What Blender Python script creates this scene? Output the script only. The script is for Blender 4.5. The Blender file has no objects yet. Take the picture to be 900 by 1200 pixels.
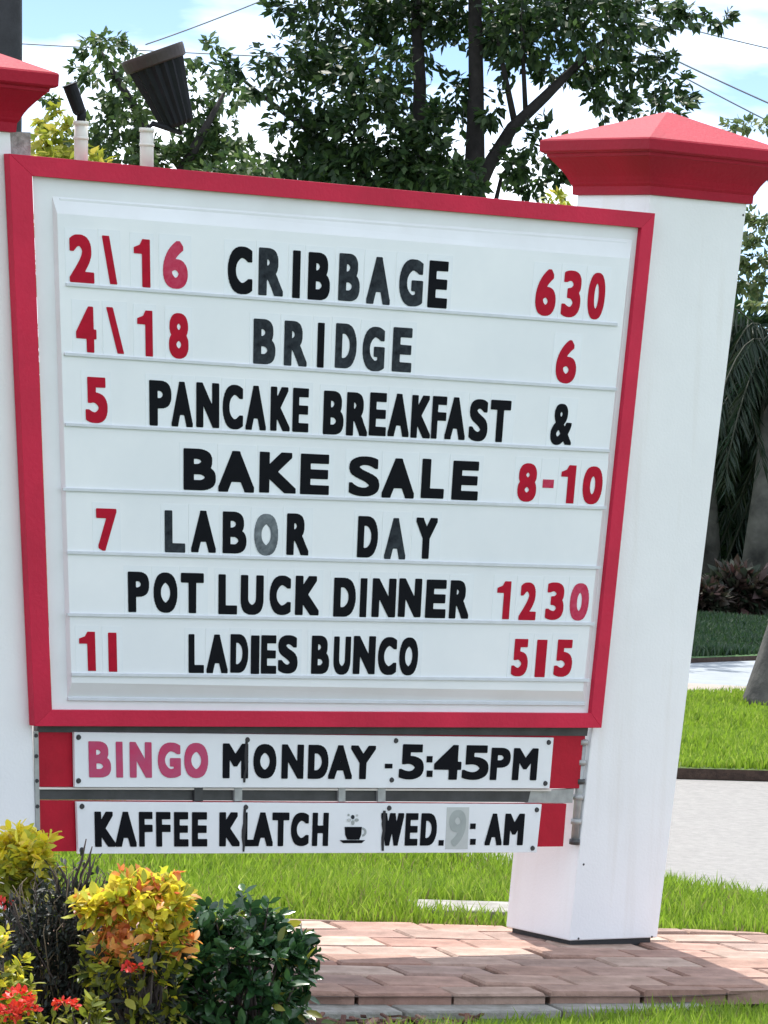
import bpy, bmesh, math, random
import numpy as np
from mathutils import Vector, Matrix
random.seed(7); rng = np.random.default_rng(7)
R_ = math.radians
sc = bpy.context.scene
col = sc.collection

# ------------------------------------------------------------ camera, world, sun, exposure
FPX = 5000.0                       # focal length in photograph pixels (photo is 900 px wide)
PITCH = math.atan(138/FPX); ROLL = R_(3.3)
EYE = Vector((0, 0, 1.70))
F = Vector((0, math.cos(PITCH), -math.sin(PITCH)))
U0 = Vector((0, math.sin(PITCH), math.cos(PITCH))); R0 = Vector((1, 0, 0))
RI = R0*math.cos(ROLL) + U0*math.sin(ROLL)
UP = -R0*math.sin(ROLL) + U0*math.cos(ROLL)
cd = bpy.data.cameras.new('camera'); cam = bpy.data.objects.new('camera', cd); col.objects.link(cam)
cd.sensor_fit = 'HORIZONTAL'; cd.sensor_width = 36; cd.lens = 36*FPX/900
cd.clip_start = .1; cd.clip_end = 5000
M3 = Matrix((RI, UP, -F)).transposed()
cam.matrix_world = Matrix.Translation(EYE) @ M3.to_4x4()
sc.camera = cam

SUN_EL, SUN_AZ = R_(61), R_(-10)    # behind the sign and a little to its left
w = bpy.data.worlds.new('World'); sc.world = w; w.use_nodes = True
nt = w.node_tree; bg = nt.nodes['Background']
sky = nt.nodes.new('ShaderNodeTexSky'); sky.sky_type = 'NISHITA'; sky.sun_disc = False
sky.sun_elevation = SUN_EL; sky.sun_rotation = SUN_AZ
sky.air_density = .34; sky.dust_density = .05; sky.ozone_density = .8
tc = nt.nodes.new('ShaderNodeTexCoord'); mp = nt.nodes.new('ShaderNodeMapping')
mp.inputs['Scale'].default_value = (1, 1, 3.2); mp.inputs['Location'].default_value = (1.3, .6, .05)
nz = nt.nodes.new('ShaderNodeTexNoise'); nz.inputs['Scale'].default_value = 7.5
nz.inputs['Detail'].default_value = 7; nz.inputs['Roughness'].default_value = .52
rp = nt.nodes.new('ShaderNodeValToRGB'); rp.color_ramp.elements[0].position = .40; rp.color_ramp.elements[1].position = .60
mx = nt.nodes.new('ShaderNodeMixRGB'); mx.inputs[2].default_value = (11, 11.8, 12.8, 1)
nt.links.new(tc.outputs['Generated'], mp.inputs[0]); nt.links.new(mp.outputs[0], nz.inputs['Vector'])
nt.links.new(nz.outputs['Fac'], rp.inputs[0]); nt.links.new(rp.outputs[0], mx.inputs[0])
nt.links.new(sky.outputs[0], mx.inputs[1]); nt.links.new(mx.outputs[0], bg.inputs[0])
bg.inputs[1].default_value = .09
sl = bpy.data.lights.new('sun', 'SUN'); sl.energy = 2.7; sl.angle = R_(.5); sl.color = (1, .95, .87)
so = bpy.data.objects.new('sun', sl); col.objects.link(so)
sd = Vector((math.sin(SUN_AZ)*math.cos(SUN_EL), math.cos(SUN_AZ)*math.cos(SUN_EL), math.sin(SUN_EL)))
so.rotation_euler = sd.to_track_quat('Z', 'Y').to_euler()
sc.view_settings.view_transform = 'Standard'; sc.view_settings.look = 'None'
sc.view_settings.exposure = 1.3; sc.view_settings.gamma = 1
sc.cycles.max_bounces = 6; sc.cycles.transparent_max_bounces = 8

# ------------------------------------------------------------ surveying: a sight line met with a plane of the place
def ray(x, y): return F + RI*((x-450)/FPX) - UP*((y-600)/FPX)
def on_ground(x, y, z=0.0):
    d = ray(x, y); return EYE + d*((z-EYE.z)/d.z)
def at_depth(x, y, dist):
    d = ray(x, y); return EYE + d*(dist/d.y)
TH = R_(36)
B = Vector((math.cos(TH), math.sin(TH), 0)); N = Vector((math.sin(TH), -math.cos(TH), 0)); Z = Vector((0, 0, 1))
Q = on_ground(667, 1107)
def face(x, y, d=0.0):              # point on the sign's plane, d metres in front of it
    r = ray(x, y); P = Q + N*d
    return EYE + r*((P-EYE).dot(N)/r.dot(N))
def side(x, y, P):
    r = ray(x, y); return EYE + r*((P-EYE).dot(B)/r.dot(B))

# ------------------------------------------------------------ object helpers
def tag(o, label=None, cat=None, group=None, kind=None):
    if label: o['label'] = label
    if cat: o['category'] = cat
    if group: o['group'] = group
    if kind: o['kind'] = kind
    return o
def empty(name, loc, label=None, cat=None, group=None):
    o = bpy.data.objects.new(name, None); o.empty_display_size = .1; o.location = loc; col.objects.link(o)
    return tag(o, label, cat, group)
def wloc(p):
    v = Vector((0, 0, 0))
    while p: v = v + p.location; p = p.parent
    return v
def link(name, me, mat, parent=None, loc=None):
    o = bpy.data.objects.new(name, me); col.objects.link(o)
    if mat and not me.materials: me.materials.append(mat)
    if parent: o.parent = parent
    if loc is not None: o.location = loc
    return o
def mesh(name, vs, fs, mat, parent=None, loc=None, smooth=False, bevel=0):
    """vertices in world space; origin at loc (world) or at the centre of the base"""
    vs = [Vector(v) for v in vs]
    if loc is None:
        loc = Vector((sum(v.x for v in vs)/len(vs), sum(v.y for v in vs)/len(vs), min(v.z for v in vs)))
    me = bpy.data.meshes.new(name); me.from_pydata([v-loc for v in vs], [], fs)
    bm = bmesh.new(); bm.from_mesh(me); bmesh.ops.recalc_face_normals(bm, faces=bm.faces)
    if bevel:
        bmesh.ops.bevel(bm, geom=[e for e in bm.edges if len(e.link_faces) == 2 and e.calc_face_angle() > .5], offset=bevel, segments=2, affect='EDGES', profile=.5)
    bm.to_mesh(me); bm.free()
    if smooth:
        for p in me.polygons: p.use_smooth = True
    return link(name, me, mat, parent, loc - wloc(parent) if parent else loc)
CUBE = [(0,1,2,3),(7,6,5,4),(0,4,5,1),(1,5,6,2),(2,6,7,3),(3,7,4,0)]
def prism(name, quad, d0, d1, mat, parent=None, bevel=0, kind=None):
    """a flat board on the sign plane: four corners sighted in the picture, from depth d0 to d1"""
    a = [face(x, y, d1) for x, y in quad]
    h = d1-d0
    return mesh(name, a+[p-N*h for p in a], CUBE, mat, parent, bevel=bevel)
def box(name, c, ax, ay, az, sx, sy, sz, mat, parent=None, bevel=0):
    vs = []
    for k in (0, 1):
        for (i, j) in ((-1,-1),(1,-1),(1,1),(-1,1)):
            vs.append(Vector(c)+ax*(i*sx/2)+ay*(j*sy/2)+az*(k*sz))
    return mesh(name, vs, CUBE, mat, parent, bevel=bevel)
def tube_geo(pts, rad, seg=8, cap=True):
    pts = [Vector(p) for p in pts]; vs = []; fs = []
    if not hasattr(rad, '__len__'): rad = [rad]*len(pts)
    ref = Vector((0.31, .93, .2)).normalized()
    for i, p in enumerate(pts):
        t = (pts[min(i+1, len(pts)-1)]-pts[max(i-1, 0)]).normalized()
        u = t.cross(ref).normalized(); v = t.cross(u).normalized()
        for k in range(seg):
            a = 2*math.pi*k/seg; vs.append(p+(u*math.cos(a)+v*math.sin(a))*rad[i])
    for i in range(len(pts)-1):
        for k in range(seg):
            fs.append((i*seg+k, i*seg+(k+1) % seg, (i+1)*seg+(k+1) % seg, (i+1)*seg+k))
    if cap:
        fs.append(tuple(range(seg))[::-1]); fs.append(tuple((len(pts)-1)*seg+k for k in range(seg)))
    return vs, fs
def tube(name, pts, rad, mat, parent=None, seg=8, smooth=True):
    vs, fs = tube_geo(pts, rad, seg)
    return mesh(name, vs, fs, mat, parent, smooth=smooth)
def tubes(name, lst, mat, parent=None, seg=6):
    V = []; Fs = []
    for pts, r in lst:
        v, f = tube_geo(pts, r, seg); o = len(V); V += v; Fs += [tuple(i+o for i in q) for q in f]
    return mesh(name, V, Fs, mat, parent, smooth=True)

# ------------------------------------------------------------ materials
def mat(name, c, rough=.6, var=.08, scale=8, bump=0, bscale=60, c2=None, spec=.5, metal=0, detail=5, coat=0):
    m = bpy.data.materials.new(name); m.use_nodes = True; t = m.node_tree; b = t.nodes['Principled BSDF']
    b.inputs['Roughness'].default_value = rough; b.inputs['Specular IOR Level'].default_value = spec
    b.inputs['Metallic'].default_value = metal
    if coat: b.inputs['Coat Weight'].default_value = coat; b.inputs['Coat Roughness'].default_value = .15
    tcn = t.nodes.new('ShaderNodeTexCoord'); n = t.nodes.new('ShaderNodeTexNoise')
    n.inputs['Scale'].default_value = scale; n.inputs['Detail'].default_value = detail; n.inputs['Roughness'].default_value = .6
    t.links.new(tcn.outputs['Object'], n.inputs['Vector'])
    r = t.nodes.new('ShaderNodeValToRGB'); r.color_ramp.elements[0].position = .3; r.color_ramp.elements[1].position = .7
    c2 = c2 or tuple(max(0, x*(1-var*2.2)) for x in c)
    r.color_ramp.elements[0].color = (*c2, 1); r.color_ramp.elements[1].color = (*c, 1)
    t.links.new(n.outputs['Fac'], r.inputs[0]); t.links.new(r.outputs[0], b.inputs['Base Color'])
    if bump:
        n2 = t.nodes.new('ShaderNodeTexNoise'); n2.inputs['Scale'].default_value = bscale; n2.inputs['Detail'].default_value = 6
        t.links.new(tcn.outputs['Object'], n2.inputs['Vector'])
        bp = t.nodes.new('ShaderNodeBump'); bp.inputs['Strength'].default_value = bump; bp.inputs['Distance'].default_value = .01
        t.links.new(n2.outputs['Fac'], bp.inputs['Height']); t.links.new(bp.outputs[0], b.inputs['Normal'])
    return m
def leafmat(name, cols, rough=.45, trans=.35, spec=.5):
    """leaf colour differs from leaf to leaf; light passes through"""
    m = bpy.data.materials.new(name); m.use_nodes = True; t = m.node_tree; b = t.nodes['Principled BSDF']
    b.inputs['Roughness'].default_value = rough; b.inputs['Specular IOR Level'].default_value = spec
    g = t.nodes.new('ShaderNodeNewGeometry'); oi = t.nodes.new('ShaderNodeObjectInfo')
    ad = t.nodes.new('ShaderNodeMath'); ad.operation = 'ADD'; fr = t.nodes.new('ShaderNodeMath'); fr.operation = 'FRACT'
    t.links.new(g.outputs['Random Per Island'], ad.inputs[0]); t.links.new(oi.outputs['Random'], ad.inputs[1]); t.links.new(ad.outputs[0], fr.inputs[0])
    r = t.nodes.new('ShaderNodeValToRGB'); cr = r.color_ramp
    while len(cr.elements) < len(cols): cr.elements.new(.5)
    for i, c in enumerate(cols): cr.elements[i].position = i/(len(cols)-1); cr.elements[i].color = (*c, 1)
    t.links.new(fr.outputs[0], r.inputs[0]); t.links.new(r.outputs[0], b.inputs['Base Color'])
    tr = t.nodes.new('ShaderNodeBsdfTranslucent'); ms = t.nodes.new('ShaderNodeMixShader'); ms.inputs[0].default_value = trans
    t.links.new(r.outputs[0], tr.inputs[0]); t.links.new(b.outputs[0], ms.inputs[1]); t.links.new(tr.outputs[0], ms.inputs[2])
    t.links.new(ms.outputs[0], t.nodes['Material Output'].inputs['Surface'])
    return m
def randmat(name, cols, rough=.85, bump=.3, bscale=90):
    """piece-to-piece colour plus grain"""
    m = mat(name, (1, 1, 1), rough, .26, 9, bump, bscale, c2=(.50, .48, .45), detail=9); t = m.node_tree; b = t.nodes['Principled BSDF']
    oi = t.nodes.new('ShaderNodeObjectInfo'); r = t.nodes.new('ShaderNodeValToRGB'); cr = r.color_ramp
    while len(cr.elements) < len(cols): cr.elements.new(.5)
    for i, c in enumerate(cols): cr.elements[i].position = i/(len(cols)-1); cr.elements[i].color = (*c, 1)
    t.links.new(oi.outputs['Random'], r.inputs[0])
    old = b.inputs['Base Color'].links[0].from_socket
    mu = t.nodes.new('ShaderNodeMixRGB'); mu.blend_type = 'MULTIPLY'; mu.inputs[0].default_value = 1
    t.links.new(old, mu.inputs[1]); t.links.new(r.outputs[0], mu.inputs[2]); t.links.new(mu.outputs[0], b.inputs['Base Color'])
    return m

def pillar_paint():
    m = mat('white_stucco_paint', (.80, .81, .83), .55, .03, 3, .09, 120); t = m.node_tree; b = t.nodes['Principled BSDF']
    # dirt streaks: stretched noise, and splash dirt near the ground
    tcn = t.nodes.new('ShaderNodeTexCoord'); mpn = t.nodes.new('ShaderNodeMapping'); mpn.inputs['Scale'].default_value = (14, 14, .9)
    n = t.nodes.new('ShaderNodeTexNoise'); n.inputs['Scale'].default_value = 1.2; n.inputs['Detail'].default_value = 7
    t.links.new(tcn.outputs['Object'], mpn.inputs[0]); t.links.new(mpn.outputs[0], n.inputs['Vector'])
    r = t.nodes.new('ShaderNodeValToRGB'); r.color_ramp.elements[0].position = .55; r.color_ramp.elements[1].position = .8
    r.color_ramp.elements[0].color = (0, 0, 0, 1); r.color_ramp.elements[1].color = (.22, .22, .22, 1)
    t.links.new(n.outputs['Fac'], r.inputs[0])
    old = b.inputs['Base Color'].links[0].from_socket
    mu = t.nodes.new('ShaderNodeMixRGB'); mu.inputs[2].default_value = (.52, .46, .38, 1)
    t.links.new(r.outputs[0], mu.inputs[0]); t.links.new(old, mu.inputs[1]); t.links.new(mu.outputs[0], b.inputs['Base Color'])
    return m
M = {}
M['pillar'] = pillar_paint()
M['cap'] = mat('red_cap_paint', (.36, .004, .024), .55, .10, 3, .12, 70, spec=.22, c2=(.26, .004, .018), detail=9)
M['red'] = mat('crimson_frame_paint', (.60, .012, .055), .5, .10, 3, .12, 80, spec=.3, c2=(.43, .008, .038), detail=9)
M['redbox'] = mat('red_board_paint', (.45, .006, .026), .6, .12, 9, .08, 100, spec=.25)
M['lip'] = mat('white_plastic_moulding', (.78, .80, .84), .35, .05, 2.5, c2=(.68, .69, .71))
M['face'] = mat('white_sign_face', (.80, .815, .84), .3, .04, 2.2, c2=(.71, .735, .77), detail=8)
M['track'] = mat('letter_rail_plastic', (.62, .65, .70), .4, .05, 20)
M['card'] = mat('clear_letter_card', (.77, .80, .84), .22, .02, 10)
M['redletter'] = mat('red_letter_ink', (.46, .004, .026), .6, .12, 30, spec=.15)
M['fadedred'] = mat('faded_red_ink', (.52, .07, .13), .6, .15, 40, c2=(.44, .01, .05), spec=.15)
M['black'] = mat('black_letter_ink', (.006, .007, .010), .7, .1, 30, spec=.08)
M['fadedblack'] = mat('weathered_black_ink', (.007, .008, .012), .7, .1, 34, c2=(.045, .055, .065), spec=.08)
M['greyink'] = mat('bleached_letter_ink', (.22, .25, .27), .6, .2, 30, c2=(.05, .06, .07), spec=.1)
M['bingo'] = mat('faded_bingo_red', (.50, .045, .12), .6, .1, 25, c2=(.42, .09, .17), spec=.1)
M['strip'] = mat('white_strip_plastic', (.76, .79, .82), .35, .03, 6)
M['greystick'] = mat('grey_sticker', (.50, .53, .52), .5, .06, 20)
M['greynine'] = mat('grey_number_print', (.36, .40, .39), .5, .1, 20)
M['dark'] = mat('dark_metal', (.022, .024, .028), .5, .2, 20, .1, 80)
M['grey'] = mat('grey_aluminium', (.42, .43, .43), .4, .15, 25, .1, 80, metal=.3)
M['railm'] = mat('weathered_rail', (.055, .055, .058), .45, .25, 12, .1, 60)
M['screw'] = mat('screw_head', (.03, .03, .035), .4, .1, 20)
M['drip'] = mat('black_drip_stain', (.02, .02, .024), .7, .2, 60)
M['conduit'] = mat('white_conduit', (.72, .69, .64), .55, .06, 15)
M['lamp'] = mat('black_cast_lamp', (.008, .009, .013), .6, .2, 20, .1, 60, spec=.25)
M['lamprim'] = mat('bronze_lamp_rim', (.045, .030, .028), .6, .2, 20)
M['lens'] = mat('lamp_glass', (.3, .3, .32), .1, .05, 5)
M['paver'] = randmat('clay_paver', [(.37, .215, .165), (.48, .325, .26), (.41, .235, .185), (.53, .39, .32), (.32, .205, .17), (.47, .29, .23), (.40, .29, .25)], bump=.5, bscale=70)
M['sandbed'] = mat('paver_joint_sand', (.13, .085, .065), .95, .2, 60, .3, 200)
M['concrete'] = mat('edging_concrete', (.34, .33, .31), .9, .15, 14, .6, 90, c2=(.18, .17, .15))
M['soil'] = mat('dark_soil', (.075, .045, .032), .95, .3, 30, .5, 150)
M['lawn'] = mat('lawn_ground', (.085, .13, .022), .95, .2, 12, .5, 180, c2=(.05, .085, .015))
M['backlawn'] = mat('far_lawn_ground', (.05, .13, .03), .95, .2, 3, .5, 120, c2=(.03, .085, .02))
M['road'] = mat('pale_driveway', (.275, .265, .255), .9, .10, 26, .6, 160, c2=(.20, .195, .19), detail=9)
M['street'] = mat('street_concrete', (.27, .30, .33), .85, .08, 5, .2, 120)
M['walk'] = mat('sidewalk_concrete', (.33, .285, .25), .85, .10, 6, .2, 120)
M['bark'] = mat('dark_bark', (.032, .027, .026), .9, .3, 14, .6, 40)
M['palebark'] = mat('mottled_bark', (.20, .185, .17), .9, .3, 3.2, .8, 24, c2=(.03, .028, .028))
M['wire'] = mat('cable_black', (.22, .23, .25), .6, .1, 5)
M['pole'] = mat('utility_pole_grey', (.035, .036, .042), .8, .2, 8, .2, 60)
M['mulch'] = randmat('wood_chip', [(.13, .06, .045), (.22, .13, .10), (.09, .05, .04)])
M['grass'] = leafmat('grass_blade', [(.14, .24, .02), (.25, .38, .035), (.19, .31, .025), (.34, .42, .08)], .5, .55, .3)
M['dryrass'] = leafmat('dry_grass_blade', [(.22, .20, .08), (.30, .26, .12), (.14, .19, .04)], .7, .4, .2)
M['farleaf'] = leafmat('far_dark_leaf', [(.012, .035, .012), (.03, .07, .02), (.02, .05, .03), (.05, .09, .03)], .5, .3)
M['treeleaf'] = leafmat('tree_leaf', [(.014, .034, .014), (.026, .06, .02), (.07, .125, .03), (.02, .045, .016), (.04, .08, .02)], .5, .36)
M['lightleaf'] = leafmat('light_tree_leaf', [(.03, .065, .022), (.06, .11, .035), (.12, .18, .05)], .5, .42)
M['paleleaf'] = leafmat('pale_green_leaf', [(.08, .13, .045), (.15, .20, .07), (.05, .09, .03), (.22, .25, .10)], .5, .4)
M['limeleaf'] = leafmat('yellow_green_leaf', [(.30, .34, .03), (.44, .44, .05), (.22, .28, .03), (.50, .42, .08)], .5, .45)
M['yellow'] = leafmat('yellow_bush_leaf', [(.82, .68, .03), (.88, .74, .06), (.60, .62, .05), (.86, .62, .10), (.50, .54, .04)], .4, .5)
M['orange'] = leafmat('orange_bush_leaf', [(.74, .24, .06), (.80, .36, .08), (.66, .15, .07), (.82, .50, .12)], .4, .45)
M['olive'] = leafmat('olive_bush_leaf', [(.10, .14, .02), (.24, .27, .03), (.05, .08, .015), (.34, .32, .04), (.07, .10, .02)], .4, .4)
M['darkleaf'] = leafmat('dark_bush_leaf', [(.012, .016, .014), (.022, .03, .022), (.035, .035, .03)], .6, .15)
M['twig'] = mat('dry_twig', (.07, .05, .045), .8, .2, 30)
M['twigpale'] = mat('pale_dry_twig', (.24, .18, .12), .8, .2, 30)
M['shrub'] = leafmat('glossy_shrub_leaf', [(.018, .055, .022), (.03, .085, .03), (.05, .12, .035), (.022, .065, .03)], .22, .2, .7)
M['flower'] = leafmat('red_flower_petal', [(.70, .03, .02), (.75, .07, .03), (.62, .02, .03)], .5, .3)
M['reddish'] = leafmat('reddish_hedge_leaf', [(.05, .022, .02), (.02, .035, .018), (.07, .035, .032), (.015, .03, .014), (.12, .08, .08)], .5, .25)
M['frond'] = leafmat('palm_frond', [(.008, .022, .012), (.016, .04, .02), (.03, .04, .018)], .5, .25)
M['bare'] = mat('bare_grey_render', (.40, .39, .37), .9, .3, 40, .8, 60, c2=(.16, .15, .14))
M['darkrib'] = mat('frond_rib_green', (.03, .035, .018), .8, .2, 9)

# ------------------------------------------------------------ ground
def sheet(name, pts, z, m, kind='structure', parent=None):
    n = len(pts)
    me = bpy.data.meshes.new(name); me.from_pydata([(x, y, z) for x, y in pts], [], [tuple(range(n))])
    o = link(name, me, m, parent); tag(o, kind=kind)
    bm = bmesh.new(); bm.from_mesh(me); bmesh.ops.recalc_face_normals(bm, faces=bm.faces)
    if bm.faces[0].normal.z < 0: bmesh.ops.reverse_faces(bm, faces=bm.faces)
    bmesh.ops.triangulate(bm, faces=bm.faces); bm.to_mesh(me); bm.free()
    return o
sheet('ground', [(-1500, -300), (1500, -300), (1500, 3000), (-1500, 3000)], -.060, M['lawn'])
near_e = [(-30, 31), (-3, 18.1), (1.08, 15.44), (1.44, 15.15), (4.5, 13.6), (30, 8)]
far_e = [(-30, 37), (-3, 22), (1.47, 20.3), (1.91, 20.45), (6, 21.5), (30, 27)]
sheet('driveway', near_e+far_e[::-1], -.052, M['road'])
sheet('sidewalk', [(-40, 25.3), (1.86, 25.75), (40, 26.6), (40, 28.2), (1.9, 27.5), (-40, 26.9)], -.048, M['walk'])
sheet('street', [(-40, 26.95), (1.9, 27.55), (40, 28.25), (40, 35), (2.8, 30.65), (2.2, 29.9), (-40, 25.31+2.2)], -.054, M['street'])
# lawn verge between driveway and sidewalk: a raised bank of turf with a cut edge
def turf(name, front, back, z0, z1, m):
    vs = [Vector((x, y, z0)) for x, y in front]+[Vector((x, y, z1)) for x, y in front]+[Vector((x, y+.0, z1)) for x, y in back]+[Vector((x, y, z0)) for x, y in back]
    n = len(front); fs = []
    for i in range(n-1):
        fs += [(i, i+1, n+i+1, n+i), (n+i, n+i+1, 2*n+i+1, 2*n+i), (2*n+i, 2*n+i+1, 3*n+i+1, 3*n+i)]
    o = mesh(name, vs, fs, m); o.data.materials.append(M['soil'])
    for p in o.data.polygons:
        if abs(p.normal.z) < .5: p.material_index = 1
    tag(o, kind='structure'); return o
turf('verge', [(x, y+.02) for x, y in far_e], [(-30, 39), (-3, 25.5), (1.5, 25.65), (1.95, 25.7), (6, 25.8), (30, 28)], -.051, .0, M['lawn'])
turf('back_lawn', [(-40, 30.5), (2.2, 29.8), (2.8, 30.7), (40, 36)], [(-40, 37), (2.4, 37), (3.2, 37.5), (40, 45)], -.053, -.02, M['backlawn'])

# ------------------------------------------------------------ brick walk: each paver its own piece
walk = empty('brick_walk', (0, 13, 0)); tag(walk, kind='structure')
PV = R_(20)
e1 = Vector((math.cos(PV), math.sin(PV), 0)); e2 = Vector((-math.sin(PV), math.cos(PV), 0))
front_l = on_ground(370, 1163); front_r = on_ground(792, 1163); fr_l2 = on_ground(900, 1158)
back_l = on_ground(338, 1075); back_r = on_ground(900, 1091)
def interp(pts, x):
    for (x0, y0), (x1, y1) in zip(pts, pts[1:]):
        if x <= x1: return y0+(y1-y0)*(x-x0)/(x1-x0)
    return pts[-1][1]
FR = [(-6, 11.2), (front_l.x, front_l.y), (front_r.x, front_r.y), (fr_l2.x, fr_l2.y), (6, 14.2)]
BK = [(-6, 13.0), (back_l.x, back_l.y), (back_r.x, back_r.y), (6, 15.3)]
sb = sheet('paver_bed', [(-1.7, interp(FR, -1.7)), (front_l.x, front_l.y), (front_r.x, front_r.y), (fr_l2.x, fr_l2.y), (2.5, interp(FR, 2.5)), (2.5, interp(BK, 2.5)), (back_r.x, back_r.y), (back_l.x, back_l.y), (-1.7, interp(BK, -1.7))], -.013, M['sandbed'])
# stretcher pavers clipped by the outline of the walk
def clip(poly, fn):
    out = []
    for i in range(len(poly)):
        a, b = poly[i], poly[(i+1) % len(poly)]; fa, fb = fn(a), fn(b)
        if fa >= 0: out.append(a)
        if (fa >= 0) != (fb >= 0): out.append(a+(b-a)*(fa/(fa-fb)))
    return out
LW, LH, G = .30, .20, .013
O0 = Vector((0.3, 13.0, 0)); cnt = 0
for j in range(-12, 13):
    for i in range(-13, 12):
        o = O0+e1*((i+(.5 if j % 2 else 0)+rng.uniform(-.03, .03))*LW)+e2*(j*LH)
        g = G/2
        poly = [o+e1*g+e2*g, o+e1*(LW-g)+e2*g, o+e1*(LW-g)+e2*(LH-g), o+e1*g+e2*(LH-g)]
        c0 = sum(poly, Vector((0, 0, 0)))/4
        if c0.x < -1.75 or c0.x > 2.0: continue
        poly = clip(poly, lambda p: p.y-interp(FR, p.x)-.012)
        if len(poly) >= 3: poly = clip(poly, lambda p: interp(BK, p.x)-p.y-.01)
        if len(poly) < 3: continue
        ar = abs(sum(poly[k].x*poly[(k+1) % len(poly)].y-poly[(k+1) % len(poly)].x*poly[k].y for k in range(len(poly))))/2
        if ar < .004: continue
        n = len(poly); tz = rng.uniform(-.006, .004); tx = rng.uniform(-.02, .02); ty = rng.uniform(-.02, .02)
        ins = [p+(c0-p).normalized()*.007 for p in poly]
        hz = lambda p: tz+(p.x-c0.x)*tx+(p.y-c0.y)*ty
        vs = [Vector((p.x, p.y, -.045)) for p in poly]+[Vector((p.x, p.y, hz(p)-.007)) for p in poly]+[Vector((p.x, p.y, hz(p))) for p in ins]
        fs = [tuple(range(2*n, 3*n))]
        for k in range(n):
            fs += [(k, (k+1) % n, n+(k+1) % n, n+k), (n+k, n+(k+1) % n, 2*n+(k+1) % n, 2*n+k)]
        mesh('brick', vs, fs, M['paver'], walk); cnt += 1
print('pavers', cnt)

# concrete edging: front strip of the walk, slab at its back
def kerb(name, pa, pb, wdt, z0, z1, m, n=1, parent=None):
    d = (pb-pa); L = d.length/n; d.normalize(); q = Vector((-d.y, d.x, 0))
    for i in range(n):
        a = pa+d*(i*L+.004); b = pa+d*((i+1)*L-.004)
        vs = [a-q*wdt/2, b-q*wdt/2, b+q*wdt/2, a+q*wdt/2]
        vs = [Vector((v.x, v.y, z0)) for v in vs]+[Vector((v.x, v.y, z1+rng.uniform(-.004, .004))) for v in vs]
        mesh(name, vs, CUBE, m, parent, bevel=.008)
edge = empty('kerb_edging', (0, 12, 0)); tag(edge, kind='structure')
ka = on_ground(335, 1176, -.03); kb = on_ground(815, 1175, -.03)
kerb('edging_stone', ka-(kb-ka)*.9, kb+(kb-ka)*.02, .19, -.10, -.035, M['concrete'], 5, edge)
pc = on_ground(545, 1064); 
slab = box('concrete_slab', pc+Vector((.13, .02, -.05)), Vector((1, .25, 0)).normalized(), Vector((-.25, 1, 0)).normalized(), Z, .62, .28, .060, M['concrete'], None, .006)
tag(slab, 'pale flat concrete slab set in the grass behind the brick walk, left of the pillar', 'slab')

# ------------------------------------------------------------ the sign: pillars
def pillar(TQp, quad_b, quad_t, label, cap_r):
    root = empty('sign_pillar', (quad_b[0]+quad_b[2])/2, label, 'pillar', 'white pillars carrying the sign board')
    root.location.z = 0
    # shaft: slightly inset plinth gap under it
    b = [Vector((v.x, v.y, .012)) for v in quad_b]
    mesh('shaft', b+quad_t, CUBE, M['pillar'], root, bevel=.004)
    cb = sum(quad_b, Vector((0, 0, 0)))/4
    mesh('footing', [Vector((v.x+(cb.x-v.x)*.09, v.y+(cb.y-v.y)*.09, -.05)) for v in quad_b]+[Vector((v.x+(cb.x-v.x)*.09, v.y+(cb.y-v.y)*.09, .0125)) for v in quad_b], CUBE, M['dark'], root)
    # cap: stacked mouldings that follow the shaft's section
    ct = sum(quad_t, Vector((0, 0, 0)))/4
    zt = ct.z
    ring = lambda off, z: [Vector((v.x, v.y, 0))+Vector((0, 0, z))+B*off*s1+N*off*s2 for v, (s1, s2) in zip(quad_t, ((-1, 1), (1, 1), (1, -1), (-1, -1)))]
    prof = [(.002, zt-.012), (.012, zt-.010), (.013, zt+.016), (.018, zt+.024), (.020, zt+.030)]
    for k in range(7):                                # cove sweeping outward
        a = k/6; prof.append((.022+.050*(a**1.25), zt+.034+.072*a))
    prof += [(.076, zt+.108), (.077, zt+.117), (.089, zt+.121), (.094, zt+.126), (.094, zt+.158), (.090, zt+.163)]
    vs = []; fs = []
    for o_, z_ in prof: vs += ring(o_, z_)
    n = len(prof)
    for i in range(n-1):
        for k in range(4): fs.append((4*i+k, 4*i+(k+1) % 4, 4*i+4+(k+1) % 4, 4*i+4+k))
    fs.append((3, 2, 1, 0)); fs.append((4*n-4, 4*n-3, 4*n-2, 4*n-1))
    cap = mesh('cap', vs, fs, M['cap'], root)
    top = ring(.088, zt+.1635)
    ap = Vector((ct.x, ct.y, zt+.163+cap_r))
    # pyramid with a slight hip roundness
    r2 = [ap+(v-ap)*.06+Vector((0, 0, -.004)) for v in top]
    mesh('cap_roof', top+r2+[ap-Vector((0, 0, .006))], [(0,1,5,4),(1,2,6,5),(2,3,7,6),(3,0,4,7),(4,5,8),(5,6,8),(6,7,8),(7,4,8),(3,2,1,0)], M['cap'], cap)
    return root, ct, zt
b0 = Q.copy(); b1 = face(770, 1105.3); b1.z = 0
a1 = side(597, 1096, Q); a1.z = 0
t0 = face(762, 233); t1 = face(876, 237); ta = side(672, 229, t0); zt = 2.388
ta = t0+(-N)*.37
for v in (t0, t1, ta): v.z = zt
a1 = b0-N*.33
qb = [b0, b1, b1+a1-b0, a1]; qt = [t0, t1, t1+ta-t0, ta]
rightp, _a, _b = pillar(t0, qb, qt, 'white pillar right of the sign board, standing clear on the brick walk', .115)
c0 = face(47, 1150); c0.z = 0; c1 = c0-B*.36
d0 = face(12, 156); d0.z = zt+.003; d1 = d0-B*.385
qb2 = [c1, c0, c0-N*.33, c1-N*.33]; qt2 = [d1, d0, d0-N*.37, d1-N*.37]
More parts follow.
